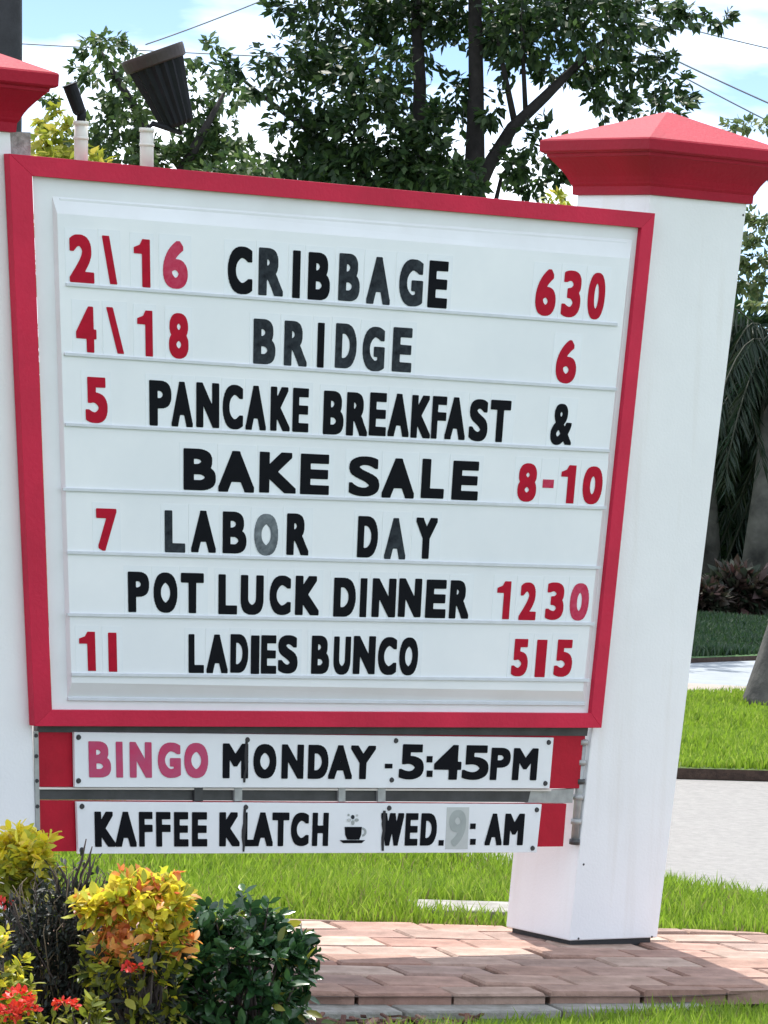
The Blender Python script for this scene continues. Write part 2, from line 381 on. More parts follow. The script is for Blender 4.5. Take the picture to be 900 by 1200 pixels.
leftp, _a, _b = pillar(d0, qb2, qt2, 'white pillar left of the sign board, foot hidden behind the yellow bush', .115)

pp = prism('bare_render_patch', [(11, 154), (36, 155), (36, 184), (11, 184)], -.12, -.02, M['bare'], leftp)
for (x_, y_) in ((684, 1013), (678, 1100), (764, 1098), (871, 252)):
    c_0 = face(x_, y_, .0005); v_, f_ = tube_geo([c_0, c_0+N*.0015], [.004, .003], 8); mesh('nail_head', v_, f_, M['screw'], rightp)
# ------------------------------------------------------------ the sign: board cabinet
board = empty('sign_board', face(370, 852, .02), 'large white changeable letter board in a crimson frame between the pillars', 'sign board')
OUT = [(11, 180), (768, 250), (705, 853), (41, 851)]
INN = [(38, 206), (752, 267), (693, 836), (61, 832)]
L1 = [(61, 230), (741, 281), (686, 823), (79, 817)]
L2 = [(67, 250), (738, 303), (683, 810), (84, 800)]
mesh('back_panel', [face(x, y, .003) for x, y in INN]+[face(x, y, .011) for x, y in INN], CUBE, M['lip'], board)
DX = .022                           # the face is pan-formed: its middle stands proud
prism('letter_panel', L2, .0112, .012+DX, M['face'], board)
for k in range(4):
    q = [OUT[k], OUT[(k+1) % 4], INN[(k+1) % 4], INN[k]]
    prism('frame', q, .004, .036, M['red'], board, bevel=.0012)
vs = [face(x, y, .018) for x, y in INN]+[face(x, y, .018) for x, y in L1]+[face(x, y, .0119+DX) for x, y in L2]
# rounded fillet between lip and sunk panel
fs = []
for r in range(2):
    for k in range(4): fs.append((4*r+k, 4*r+(k+1) % 4, 4*r+4+(k+1) % 4, 4*r+4+k))
mesh('moulding', vs, fs, M['lip'], board)
# a raised bead along the head and the foot of the panel
prism('bead', [(70, 232), (735, 283), (735, 286), (70, 235)], .0175, .0215, M['lip'], board, bevel=.001)
prism('bead', [(80, 817), (686, 823), (686, 827), (80, 821)], .0175, .0235, M['track'], board, bevel=.001)
LN = [((66, 251), (738, 303)), ((78, 333), (725, 380)), ((76, 414.5), (724, 456)), ((77, 497), (716, 528)), ((74, 573), (712, 595)), ((79, 647), (705, 665)), ((79, 720), (698, 731)), ((84, 790), (692, 797))]
for i, (p, q) in enumerate(LN[1:]):
    prism('letter_rail', [(p[0], p[1]-1.6), (q[0]-1, q[1]-1.6), (q[0]-1, q[1]+2.2), (p[0], p[1]+2.2)], .0115+DX, .0175+DX, M['track'], board, bevel=.0008)
def line(i, x): (x0, y0), (x1, y1) = LN[i]; return y0+(y1-y0)*(x-x0)/(x1-x0)
def tilt(x): return .045-.15*(x-23)/714

# ------------------------------------------------------------ glyphs: outlines emboldened by a distance field, meshed
_gc = {}
def outline(ch):
    c = bpy.data.curves.new('t', 'FONT'); c.body = ch; c.size = 1; c.resolution_u = 5
    o = bpy.data.objects.new('t', c); col.objects.link(o)
    dg = bpy.context.evaluated_depsgraph_get(); dg.update()
    cu = o.to_curve(dg); loops = []
    for s in cu.splines:
        P = s.bezier_points; n = len(P); L = []
        for i in range(n):
            a, b = P[i], P[(i+1) % n]
            p0, p1, p2, p3 = (np.array(v[:2]) for v in (a.co, a.handle_right, b.handle_left, b.co))
            straight = a.handle_right_type == 'VECTOR' and b.handle_left_type == 'VECTOR'
            cr = abs(np.cross(p1-p0, p3-p0))+abs(np.cross(p2-p0, p3-p0))
            K = 1 if (straight or cr < 1e-7) else 8
            for k in range(K):
                t = k/K; L.append((1-t)**3*p0+3*(1-t)**2*t*p1+3*(1-t)*t*t*p2+t**3*p3)
        loops.append(np.array(L))
    bpy.data.objects.remove(o)
    return loops
def glyph(ch, asp, stem):
    """mesh data of one character in the unit square; asp = width/height, stem = stroke thickness / height"""
    key = (ch, round(asp, 2), round(stem, 3))
    if key in _gc: return _gc[key]
    if ch not in _gc: _gc[ch] = outline(ch)
    lo = _gc[ch]; al = np.concatenate(lo); mn = al.min(0); mxx = al.max(0)
    if ch == '\\':
        lo = [np.array([(0, 1), (stem/asp*.9, 1), (1, 0), (1-stem/asp*.9, 0)])]
        off = .004
        mn = np.array([0, 0]); mxx = np.array([1, 1])
    elif ch == '1':
        s_1 = min(.62, stem/asp); off = .006; mn = np.array([0, 0]); mxx = np.array([1, 1])
        lo = [np.array([(1-s_1, 0), (1-s_1, .70), (0, .70), (0, .82), ((1-s_1)*.75, .88), (1-s_1*.95, 1), (1, 1), (1, 0)])]
    elif ch == 'I' or ch in '-.':
        lo = [np.array([(0, 0), (0, 1), (1, 1), (1, 0)])]; mn = np.array([0, 0]); mxx = np.array([1, 1]); off = .006
    else:
        nat = .085*asp/((mxx-mn)[0]/(mxx-mn)[1])            # natural stem after squeezing
        off = max(.006, min((stem-nat)/2, .098*asp*(.6 if ch == '&' else 1)))
    sx = (asp-2*off)/(mxx-mn)[0]; sy = (1-2*off)/(mxx-mn)[1]
    segs = []; P = []
    for L in lo:
        L = (L-mn)*[sx, sy]+off
        P.append(L); segs.append(np.stack([L, np.roll(L, -1, 0)], 1))
    S = np.concatenate(segs); h = 1/56
    gx = np.arange(-3*h, asp+4*h, h); gy = np.arange(-3*h, 1+4*h, h)
    X, Y = np.meshgrid(gx, gy); pt = np.stack([X, Y], -1)[:, :, None, :]
    A = S[:, 0]; D = S[:, 1]-A
    t = np.clip(((pt-A)*D).sum(-1)/np.maximum((D*D).sum(-1), 1e-12), 0, 1)
    dist = ((np.abs(pt-(A+t[..., None]*D))**6).sum(-1)**(1/6)).min(-1)
    wn = np.zeros(X.shape, int)
    for L in P:
        a = L; b = np.roll(L, -1, 0)
        y = Y[:, :, None]; x = X[:, :, None]
        up = (a[:, 1] <= y) & (b[:, 1] > y); dn = (a[:, 1] > y) & (b[:, 1] <= y)
        isl = (b[:, 0]-a[:, 0])*(y-a[:, 1])-(x-a[:, 0])*(b[:, 1]-a[:, 1])
        wn += (up & (isl > 0)).sum(-1)-(dn & (isl < 0)).sum(-1)
    f = np.where(wn != 0, dist, -dist)+off                    # positive inside the bold shape
    # marching squares
    edges = {}; nxt = {}
    def pnt(i, j, i2, j2):
        k = (i, j, i2, j2) if (i, j) < (i2, j2) else (i2, j2, i, j)
        if k not in edges:
            a, b = f[k[0], k[1]], f[k[2], k[3]]; u = a/(a-b)
            edges[k] = (gx[k[1]]+(gx[k[3]]-gx[k[1]])*u, gy[k[0]]+(gy[k[2]]-gy[k[0]])*u)
        return k
    ny, nx = f.shape
    for i in range(ny-1):
        for j in range(nx-1):
            c = [(i, j), (i, j+1), (i+1, j+1), (i+1, j)]; ins = [f[p] > 0 for p in c]
            s_ = sum(ins)
            if s_ in (0, 4): continue
            cr = [(k, ins[k]) for k in range(4) if ins[k] != ins[(k+1) % 4]]
            ent = [k for k, v in cr if v]; exi = [k for k, v in cr if not v]
            for a_ in ent:                                    # inside -> outside crossing joins the previous outside -> inside one
                b_ = exi[0] if len(exi) == 1 else min(exi, key=lambda q: (a_-q) % 4)
                ka_ = pnt(*c[a_], *c[(a_+1) % 4]); kb_ = pnt(*c[b_], *c[(b_+1) % 4]); nxt[ka_] = kb_
    loops = []; seen = set()
    for k in list(nxt):
        if k in seen: continue
        L = []
        while k not in seen and k in nxt: seen.add(k); L.append(edges[k]); k = nxt[k]
        if len(L) > 5: loops.append(np.array(L))
    def simp(L, eps=.0032):
        # Douglas-Peucker on a closed loop
        n = len(L); i0 = 0; i1 = int(np.argmax(((L-L[0])**2).sum(1)))
        def dp(idx):
            if len(idx) < 3: return idx
            a, b = L[idx[0]], L[idx[-1]]; d = b-a; ln = np.hypot(*d)+1e-9
            e = np.abs(d[0]*(L[idx][:, 1]-a[1])-d[1]*(L[idx][:, 0]-a[0]))/ln; m_ = int(e.argmax())
            return [idx[0], idx[-1]] if e[m_] < eps else dp(idx[:m_+1])[:-1]+dp(idx[m_:])
        r = dp(list(range(i0, i1+1)))[:-1]+dp(list(range(i1, n))+[0])[:-1]
        return L[r]
    cu = bpy.data.curves.new('g', 'CURVE'); cu.dimensions = '2D'; cu.fill_mode = 'BOTH'; cu.extrude = .5
    for L in loops:
        L = simp(L); s = cu.splines.new('POLY'); s.points.add(len(L)-1); s.use_cyclic_u = True
        for q, p in zip(s.points, L): q.co = (p[0], p[1], 0, 1)
    o = bpy.data.objects.new('g', cu); col.objects.link(o)
    dg = bpy.context.evaluated_depsgraph_get(); dg.update()
    me = o.evaluated_get(dg).to_mesh()
    V = [(v.co.x/asp, v.co.y, v.co.z+.5) for v in me.vertices]; Fs = [tuple(p.vertices) for p in me.polygons]
    bpy.data.objects.remove(o); bpy.data.curves.remove(cu)
    _gc[key] = (V, Fs); return V, Fs

def put_glyph(name, ch, x0, x1, ytop, ybot, d0, d1, m, parent, stem=.2):
    """x0,x1 at mid height; ytop/ybot functions of x"""
    xm = (x0+x1)/2; H = ybot(xm)-ytop(xm); tl = tilt(xm)
    wm = (face(x1, ybot(x1))-face(x0, ybot(x0))).length; hm = (face(xm, ytop(xm))-face(xm, ybot(xm))).length
    asp = wm/hm
    V, Fs = glyph(ch, asp, stem)
    vs = []
    ymid = (ytop(xm)+ybot(xm))/2
    for u, v, t in V:
        x = x0+(x1-x0)*u; yt, yb = ytop(x), ybot(x); y = yb+(yt-yb)*v
        x += tl*(y-ymid)
        vs.append(face(x, y, d0+(d1-d0)*t))
    me_loc = face(xm, ybot(xm), d0)
    me = bpy.data.meshes.new(name); me.from_pydata([p-me_loc for p in vs], [], Fs)
    return link(name, me, m, parent, me_loc-wloc(parent) if parent else me_loc)

ORD = ['first', 'second', 'third', 'fourth', 'fifth', 'sixth', 'seventh', 'eighth', 'ninth', 'tenth']
r, k_, fk, fr_, gk = 'redletter', 'black', 'fadedblack', 'fadedred', 'greyink'
ROWS = [
 (1, [('2\\16', 'on the top row', [(81,110,r),(120,137,r),(157,176,r),(191,220,fr_)]),
      ('CRIBBAGE', 'on the top row', [(267,296,k_),(303,332,fk),(343,352,k_),(361,387,k_),(397,422,fk),(430,458,fk),(468,496,fk),(502,525,k_)]),
      ('630', 'on the top row', [(628,652,r),(659,681,r),(689,709,r)])], .195),
 (2, [('4\\18', 'on the second row', [(89,113,r),(125,145,r),(161,179,r),(198,221,r)]),
      ('BRIDGE', 'on the second row', [(297,323,fk),(333,360,fk),(372,380,k_),(393,418,fk),(425,451,fk),(460,483,fk)]),
      ('6', 'under the time 630', [(652,676,r)])], .185),
 (3, [('5', 'below the date 4\\18', [(100,126,r)]),
      ('PANCAKE', 'on the third row', [(175,201,k_),(201,226,k_),(230,257,k_),(261,285,k_),(288,312,k_),(317,340,k_),(343,362,k_)]),
      ('BREAKFAST', 'on the third row', [(379,403,k_),(406,431,k_),(433,453,k_),(455,480,k_),(482,505,k_),(506,523,k_),(522,546,k_),(550,572,k_),(574,598,k_)]),
      ('&', 'after BREAKFAST', [(646,671,k_)])], .235),
 (4, [('BAKE', 'on the middle row', [(215,253,k_),(256,298,k_),(304,347,k_),(352,386,k_)]),
      ('SALE', 'on the middle row', [(409,445,k_),(448,486,k_),(494,521,k_),(530,561,k_)]),
      ('8-10', 'on the middle row', [(607,629,r),(636,649,fr_),(657,674,r),(683,706,r)])], .25),
 (5, [('7', 'beside the word LABOR', [(113,137,r)]),
      ('LABOR', 'on the fifth row', [(193,217,fk),(224,253,k_),(261,289,k_),(298,326,gk),(336,362,k_)]),
      ('DAY', 'after the word LABOR', [(419,443,k_),(451,476,fk),(487,512,k_)])], .19),
 (6, [('POT', 'on the sixth row', [(150,175,k_),(180,208,k_),(212,239,k_)]),
      ('LUCK', 'on the sixth row', [(256,278,k_),(282,309,k_),(316,341,k_),(346,374,k_)]),
      ('DINNER', 'on the sixth row', [(391,417,k_),(422,430,k_),(436,464,k_),(467,494,k_),(499,523,k_),(527,550,k_)]),
      ('1230', 'on the sixth row', [(582,598,r),(609,629,r),(640,661,r),(668,690,fr_)])], .22),
 (7, [('1I', 'on the bottom row', [(93,112,r),(127,137,r)]),
      ('LADIES', 'on the bottom row', [(221,239,k_),(242,267,k_),(270,291,k_),(294,304,k_),(306,324,k_),(326,349,k_)]),
      ('BUNCO', 'on the bottom row', [(365,386,k_),(391,411,k_),(414,440,k_),(443,465,k_),(468,490,k_)]),
      ('5I5', 'on the bottom row', [(600,619,r),(628,640,r),(650,671,r)])], .235)]
CN = {'redletter': 'red', 'black': 'black', 'fadedblack': 'weathered black', 'fadedred': 'faded red', 'greyink': 'bleached grey'}
HEI = {1: .70, 2: .665, 3: .66, 4: .66, 5: .675, 6: .66, 7: .66}
for row, words, stem in ROWS:
    lo = lambda x, row=row: line(row, x)
    hi = lambda x, row=row: line(row-1, x)
    for where_i, (word, where, gl) in enumerate(words):
        for i, (ch, (x0, x1, mk)) in enumerate(zip(word, gl)):
            jy = rng.uniform(-.8, .8)
            bot = lambda x: lo(x)-3.4+jy
            top = lambda x: lo(x)-3.4+jy-HEI[row]*(lo(x)-hi(x))
            pad = 4.5 if (x1-x0) > 15 else 7
            left = x0-pad; right = x1+pad
            if i > 0: left = max(left, (gl[i-1][1]+x0)/2+.6)
            if i < len(gl)-1: right = min(right, (x1+gl[i+1][0])/2-.6)
            xm = (x0+x1)/2; tl = tilt(xm); yt = lambda x: top(x)-7; yb = lambda x: lo(x)-.4
            ym = (yt(xm)+yb(xm))/2
            cq = []
            for xx, fn in ((left, yt), (right, yt), (right, yb), (left, yb)):
                yy = fn(xx); cq.append((xx+tl*(yy-ym), yy))
            kind = 'digit '+'zero one two three four five six seven eight nine'.split()[int(ch)] if ch.isdigit() else {'\\': 'slash', '-': 'dash', '&': 'ampersand'}.get(ch, 'letter '+ch)
            if ch == 'I' and word in ('1I', '5I5'): kind = 'plain bar digit'
            if len(word) == 1: lab = '%s %s card %s' % (CN[mk], kind, where)
            else:
                what = 'in the word '+word if word.isalpha() and len(word) > 2 else 'in the '+('date ' if where_i == 0 else 'time ')+word
                if ch in '\\-': lab = '%s %s card %s %s' % (CN[mk], kind, what, where)
                else: lab = '%s %s card, %s %s %s' % (CN[mk], kind, ORD[i], what, where)
            root = empty('letter_card', face(xm, lo(xm), .0125+DX), lab, 'letter card', 'changeable letter cards on the sign board')
            prism('card_panel', cq, .0120+DX, .0126+DX+.0002*(i % 2), M['card'], root)
            b2, t2 = bot, top
            if ch == '-':
                b2 = lambda x: bot(x)-.40*(bot(x)-top(x)); t2 = lambda x: bot(x)-.62*(bot(x)-top(x))
            put_glyph('glyph', ch, x0, x1, t2, b2, .0131+DX, .0140+DX, M[mk], root, stem)
            if mk in ('fadedred', 'greyink') and ch in '60O':   # ink rubbed away along the stroke: the pale centre line shows
                pass

# ------------------------------------------------------------ strips below the board
def lin(pa, pb): return lambda x: pa[1]+(pb[1]-pa[1])*(x-pa[0])/(pb[0]-pa[0])
def screw(x, y, parent, rpx=3.2, d=.0125):
    c = face(x, y, d); r0 = rpx*.0026
    vs, fs = tube_geo([c, c+N*.004], [r0, r0*.8], 10)
    mesh('screw', vs, fs, M['screw'], parent)
def drip(x, y0, y1, parent, d=.0125):
    pts = []; n = 7
    for k in range(n):
        t = k/(n-1); wv = 1.6*(1.3-abs(t-.45))*rng.uniform(.7, 1.2); y = y0+(y1-y0)*t; xx = x+rng.uniform(-.7, .7)-2.5*t
        pts.append((xx-wv, xx+wv, y))
    V = [face(a, y, d+.002) for a, b, y in pts]+[face(b, y, d+.002) for a, b, y in pts]
    V2 = [v-N*.0015 for v in V]
    fs = [(i, i+1, n+i+1, n+i) for i in range(n-1)]+[(2*n+i, 3*n+i, 3*n+i+1, 2*n+i+1) for i in range(n-1)]
    mesh('drip_stain', V+V2, fs, M['drip'], parent)
up = prism('backing_board', [(44, 857), (686, 862), (681, 924), (46, 922)], -.022, -.002, M['redbox'], None, bevel=.001)
tag(up, 'red backing board behind the BINGO MONDAY strip', 'backing board', 'red boards behind the strips')
lw = prism('backing_board', [(47, 938), (664, 942), (660, 992), (50, 998)], -.022, -.002, M['redbox'], None, bevel=.001)
tag(lw, 'red backing board behind the KAFFEE KLATCH strip', 'backing board', 'red boards behind the strips')
rail = empty('support_rail', face(340, 940, -.01), 'dark horizontal metal rail with pale clips between the two lower strips', 'rail')
prism('rail_bar', [(45, 925.5), (622, 927), (619, 940), (45, 937)], -.020, -.004, M['railm'], rail, bevel=.001)
prism('rail_lip', [(45, 922.8), (646, 925), (646, 927.2), (45, 925)], -.020, .004, M['conduit'], rail)
prism('rail_end', [(619, 927.5), (673, 924), (671, 941), (617, 941)], -.018, -.006, M['grey'], rail, bevel=.001)
for x0_, x1_, mm in ((228, 238, 'railm'), (275, 284, 'grey'), (397, 405, 'grey'), (443, 452, 'grey')):
    prism('clip', [(x0_, 920.5+x0_*.005), (x1_, 920.5+x0_*.005), (x1_, 938+x0_*.004), (x0_, 938+x0_*.004)], -.006, .006, M[mm], rail, bevel=.001)
shad = prism('shadow_gap_strip', [(44, 846), (690, 848), (688, 862.5), (44, 858)], -.02, .0025, M['railm'], None)  # dark strip stands in for the shade in the gap below the frame
tag(shad, 'dark strip painted as the shadow gap under the red frame of the letter board', 'shadow strip')
# strip 1
s1 = empty('bingo_strip', face(366, 922, .003), 'white strip reading BINGO MONDAY - 5:45PM under the letter board', 'sign strip', 'lettered strips under the board')
prism('panel', [(87, 858), (649, 864.5), (644, 924), (88, 922.5)], .001, .012, M['strip'], s1, bevel=.001)
tp = lin((104, 868.5), (630, 877)); bt = lin((104, 911), (630, 914.5))
G1 = [('B',104,130,'bingo'),('I',136,144,'bingo'),('N',152,178,'bingo'),('G',185,212,'bingo'),('O',216,244,'bingo'),('M',261,291,'black'),('O',297,324,'black'),('N',330,356,'black'),('D',361,385,'black'),('A',385,413,'black'),('Y',411,440,'black')]
for ch, a, b, mk in G1: put_glyph('letter', ch, a, b, tp, bt, .0125, .0135, M[mk], s1, .21)
put_glyph('letter', '-', 451, 460, lambda x: 895, lambda x: 900.5, .0125, .0135, M['black'], s1)
for ch, a, b in (('5', 468, 497), ('4', 509, 541), ('5', 542, 573)): put_glyph('letter', ch, a, b, lambda x: tp(x)-2.5, bt, .0125, .0135, M['black'], s1, .25)
for y0_, y1_ in ((886, 893.5), (903, 910.5)): put_glyph('letter', '.', 500, 507, lambda x: y0_, lambda x: y1_, .0125, .0135, M['black'], s1)
for ch, a, b in (('P', 575, 598), ('M', 601, 630)): put_glyph('letter', ch, a, b, tp, bt, .0125, .0135, M['black'], s1, .22)
for p in ((92, 864), (92, 915), (290, 867), (464, 868), (459, 914), (643, 870), (639, 918)): screw(*p, s1)
drip(289.5, 869, 917, s1)
# strip 2
s2 = empty('kaffee_strip', face(360, 999, .003), 'white strip reading KAFFEE KLATCH WED. 9: AM with a coffee cup', 'sign strip', 'lettered strips under the board')
prism('panel', [(90, 939.5), (635, 942.5), (629, 999), (92, 1000.5)], .001, .012, M['strip'], s2, bevel=.001)
tp = lin((111, 951), (613, 953.5)); bt = lin((111, 992.5), (613, 990.5))
G2 = [('K',111,135),('A',135,160),('F',163,179),('F',183,200),('E',204,221),('E',225,243),('K',257,281),('L',285,298),('A',296,320),('T',319,339),('C',341,362),('H',366,385),('W',446,473),('E',475,490),('D',493,512),('A',569,589),('M',591,614)]
for ch, a, b in G2: put_glyph('letter', ch, a, b, tp, bt, .0125, .0135, M['black'], s2, .21)
put_glyph('letter', '.', 514, 520, lambda x: 984.5, lambda x: 991, .0125, .0135, M['black'], s2)
for y0_, y1_ in ((965, 971.5), (983, 990)): put_glyph('letter', '.', 551, 557.5, lambda x: y0_, lambda x: y1_, .0125, .0135, M['black'], s2)
st = prism('sticker', [(524, 946), (550, 946), (548, 995), (522, 995)], .0122, .0132, M['greystick'], s2)
tag(st, 'grey sticker patch carrying a faded 9')
put_glyph('digit', '9', 526, 546, lambda x: 949, lambda x: 992, .0134, .0142, M['greynine'], s2, .16)
# coffee cup pictogram
def blob(name, pts, m, parent, d0=.0125, d1=.0135):
    n = len(pts); V = [face(x, y, d0) for x, y in pts]+[face(x, y, d1) for x, y in pts]
    fs = [tuple(range(n, 2*n)), tuple(range(n))[::-1]]+[(k, (k+1) % n, n+(k+1) % n, n+k) for k in range(n)]
    return mesh(name, V, fs, m, parent)
blob('cup_print', [(404, 969), (424, 969), (423.5, 978), (421, 984), (407, 984), (404.5, 978)], M['black'], s2)
blob('saucer_print', [(398, 984.5), (428, 984.5), (424, 988), (402, 988)], M['black'], s2)
ring_o = [(424.2+5.4*math.cos(a), 975+5.5*math.sin(a)) for a in np.linspace(-1.5, 1.5, 9)]
ring_i = [(424.2+2.8*math.cos(a), 975+3.0*math.sin(a)) for a in np.linspace(1.5, -1.5, 9)]
blob('cup_handle_print', ring_o+ring_i, M['greynine'], s2)
for (cx, cy, rx, ry, m_) in ((413.5, 964, 2.0, 3.0, 'greynine'), (409, 961, 2.6, 2, 'greystick'), (418, 961, 2.6, 2, 'greynine'), (413.5, 957.5, 2.2, 2.6, 'fadedblack'), (408.5, 955, 1.4, 1.4, 'greynine'), (418.5, 955.5, 1.4, 1.4, 'greystick')):
    blob('steam_print', [(cx+rx*math.cos(a), cy+ry*math.sin(a)) for a in np.linspace(0, 2*math.pi, 9)[:-1]], M[m_], s2)
for p in ((96, 945), (96, 996), (288, 946), (456, 947), (629, 949), (624, 994)): screw(*p, s2)
drip(287.5, 948, 998, s2); drip(451, 950, 997, s2)
# right-hand hinge post and left bracket
hp = empty('hinge_post', face(676, 992, -.015), 'grey vertical hinge post between the strips and the right pillar', 'hinge')
tube('pin', [face(683, 866, -.012), face(673, 990, -.012)], .0125, M['grey'], hp, 12)
for t in (.03, .22, .40, .55, .78, .97):
    a = face(683-10*t, 866+124*t, -.012); tube('knuckle', [a-Z*.008, a+Z*.008], .0175, M['railm'] if t in (.4, .97) else M['grey'], hp, 12)
lb = prism('side_bracket', [(40, 857), (45, 857), (47.5, 996), (43, 996)], -.002, .004, M['grey'], None)
tag(lb, 'thin grey metal bracket along the left pillar beside the red boards', 'bracket')
for y in (862, 886, 915, 945, 975):
    screw(42+(y-857)*.02, y, lb, 2.4, .004)

# ------------------------------------------------------------ spotlights and their conduits on top of the sign
def conduit(x, ytop, ybot, label):
    r0 = empty('conduit_post', face(x, ybot, -.02), label, 'conduit', 'white conduit stubs above the frame')
    a = face(x, ybot+14, -.03); b = face(x, ytop, -.03); m_ = a+(b-a)*.66
    tube('pipe', [a, b], .0200, M['conduit'], r0, 14)
    tube('coupling', [m_-Z*.004, m_+Z*.004], .0225, M['conduit'], r0, 14)
    tube('coupling', [b-Z*.012, b], .0222, M['conduit'], r0, 14)
    return b
pb1 = conduit(95, 142, 187, 'white conduit stub under the small lamp, nearer the left pillar')
pb2 = conduit(172, 150, 194, 'white conduit stub below the big ribbed spotlight')
def revolve(name, base, axis, prof, m, parent, seg=28, ribs=0, ribd=.08):
    axis = axis.normalized(); u = axis.cross(Vector((.2, .1, .97))).normalized(); v = axis.cross(u)
    vs = []; fs = []
    for (t, r1) in prof:
        for k in range(seg):
            rr = r1*(1-(ribd if (ribs and k % 2) else 0)); a = 2*math.pi*k/seg
            vs.append(base+axis*t+(u*math.cos(a)+v*math.sin(a))*rr)
    for i in range(len(prof)-1):
        for k in range(seg): fs.append((i*seg+k, i*seg+(k+1) % seg, (i+1)*seg+(k+1) % seg, (i+1)*seg+k))
    fs.append(tuple(range(seg))[::-1]); fs.append(tuple((len(prof)-1)*seg+k for k in range(seg)))
    return mesh(name, vs, fs, m, parent)
dd = .05
bs = face(209, 148, -dd); rimc = face(186, 62, -dd)
ax = (rimc-bs)-N*.035; Ln = ax.length
sp = empty('spotlight', pb2, 'big black ribbed spotlight tilted up above the board with bronze rim', 'spotlight')
revolve('housing', bs, ax, [(0, .040), (.012, .050), (Ln*.35, .062), (Ln*.8, .082), (Ln*.86, .084)], M['lamp'], sp, 36, 1, .10)
revolve('rim', bs+ax.normalized()*(Ln*.84), ax, [(0, .086), (.004, .093), (.032, .096), (.040, .095), (.041, .086), (.030, .083)], M['lamprim'], sp, 36)
revolve('lens', bs+ax.normalized()*(Ln*.84+.031), ax, [(0, .082), (.003, .04)], M['lens'], sp, 24)
tube('bracket_arm', [pb2-Z*.005, pb2+Z*.015+B*.02, bs-ax.normalized()*.02, bs+ax.normalized()*.01], .008, M['lamp'], sp, 8)
s_b = empty('small_lamp', pb1, 'small narrow black lamp tilted left on the first conduit stub', 'lamp')
e_ = face(81, 103, -.04)
revolve('barrel', pb1+Z*.02-B*.004, e_-pb1, [(0, .014), (.01, .019), ((e_-pb1).length*.86, .021), ((e_-pb1).length*.9, .026)], M['lamp'], s_b, 16)
tube('stem', [pb1-Z*.01, pb1+Z*.035], .014, M['lamp'], s_b, 8)

# ------------------------------------------------------------ leaves in bulk
QUADLEAF = (np.array([(0, 0, 0), (.26, .45, .05), (0, 1, -.04), (-.26, .45, .05)]), [(0, 1, 2), (0, 2, 3)])
BROAD = (np.array([(0, 0, 0), (.16, .2, .03), (.24, .5, .045), (.14, .82, .01), (0, 1, -.06), (-.14, .82, .01), (-.24, .5, .045), (-.16, .2, .03), (0, .5, 0)]),
         [(0, 1, 8), (1, 2, 8), (2, 3, 8), (3, 4, 8), (4, 5, 8), (5, 6, 8), (6, 7, 8), (7, 0, 8)])
def frames(dirs, roll=None):
    n = len(dirs); d = dirs/np.linalg.norm(dirs, axis=1, keepdims=True)
    ref = rng.normal(size=(n, 3))*.6+np.array([0, 0, 1.0]) if roll is None else roll
    x = np.cross(d, ref); x /= np.linalg.norm(x, axis=1, keepdims=True)+1e-9
    z = np.cross(x, d); return x, d, z
def bulk(name, pos, dirs, size, m, parent=None, tpl=QUADLEAF, loc=None, width=1.0, kind='stuff'):
    T, tri = tpl; n = len(pos); x, y, z = frames(dirs)
    size = np.asarray(size).reshape(-1, 1, 1) if hasattr(size, '__len__') else size
    L = (x[:, None, :]*T[None, :, 0:1]*width+y[:, None, :]*T[None, :, 1:2]+z[:, None, :]*T[None, :, 2:3])*size+pos[:, None, :]
    loc = np.array(loc if loc is not None else (wloc(parent) if parent else pos.mean(0)*[1, 1, 0]))
    V = (L-loc).reshape(-1, 3); k = len(T); tr = np.array(tri)
    I = (tr[None]+(np.arange(n)*k)[:, None, None]).reshape(-1, 3)
    me = bpy.data.meshes.new(name); me.vertices.add(len(V)); me.vertices.foreach_set('co', V.ravel())
    me.loops.add(I.size); me.loops.foreach_set('vertex_index', I.ravel())
    me.polygons.add(len(I)); me.polygons.foreach_set('loop_start', np.arange(0, I.size, 3)); me.polygons.foreach_set('loop_total', np.full(len(I), 3))
    me.update(); me.validate()
    o = link(name, me, m, parent, Vector(loc)-wloc(parent) if parent else Vector(loc))
    if kind: o['kind'] = kind
    return o
def ell(c, r, n, shell=.35):
    """points through an ellipsoid, biased towards its skin, gathered in small clumps"""
    k = max(3, n//14); v = rng.normal(size=(k, 3)); v /= np.linalg.norm(v, axis=1, keepdims=True)
    rad = rng.uniform(shell, 1, (k, 1))**.6; cl = v*rad*r+c
    idx = rng.integers(0, k, n); p = cl[idx]+rng.normal(size=(n, 3))*(np.array(r)*.14)
    return p, (p-c)/r

def crown(parent, clumps, dist, m, lsize, name='crown', dens=1.0, zs=.8):
    P = []; D = []
    for cx, cy, rx, ry, n in clumps:
        dz = rng.uniform(-.5, .5)*zs
        c = np.array(at_depth(cx, cy, dist+dz)); s = dist/FPX
        p, o = ell(c, np.array([rx*s, max(rx, ry)*s, ry*s]), int(n*dens)); P.append(p); D.append(o+rng.normal(size=o.shape)*.8+[0, 0, -.35])
    P = np.concatenate(P); D = np.concatenate(D)
    return bulk(name, P, D, rng.uniform(.65, 1.25, len(P))*lsize, m, parent)
def limb(pts, dist, r0, r1):
    w3 = [at_depth(x, y, dist+dz) for x, y, dz in pts]; n = len(w3)
    return w3, [r0+(r1-r0)*i/(n-1) for i in range(n)]

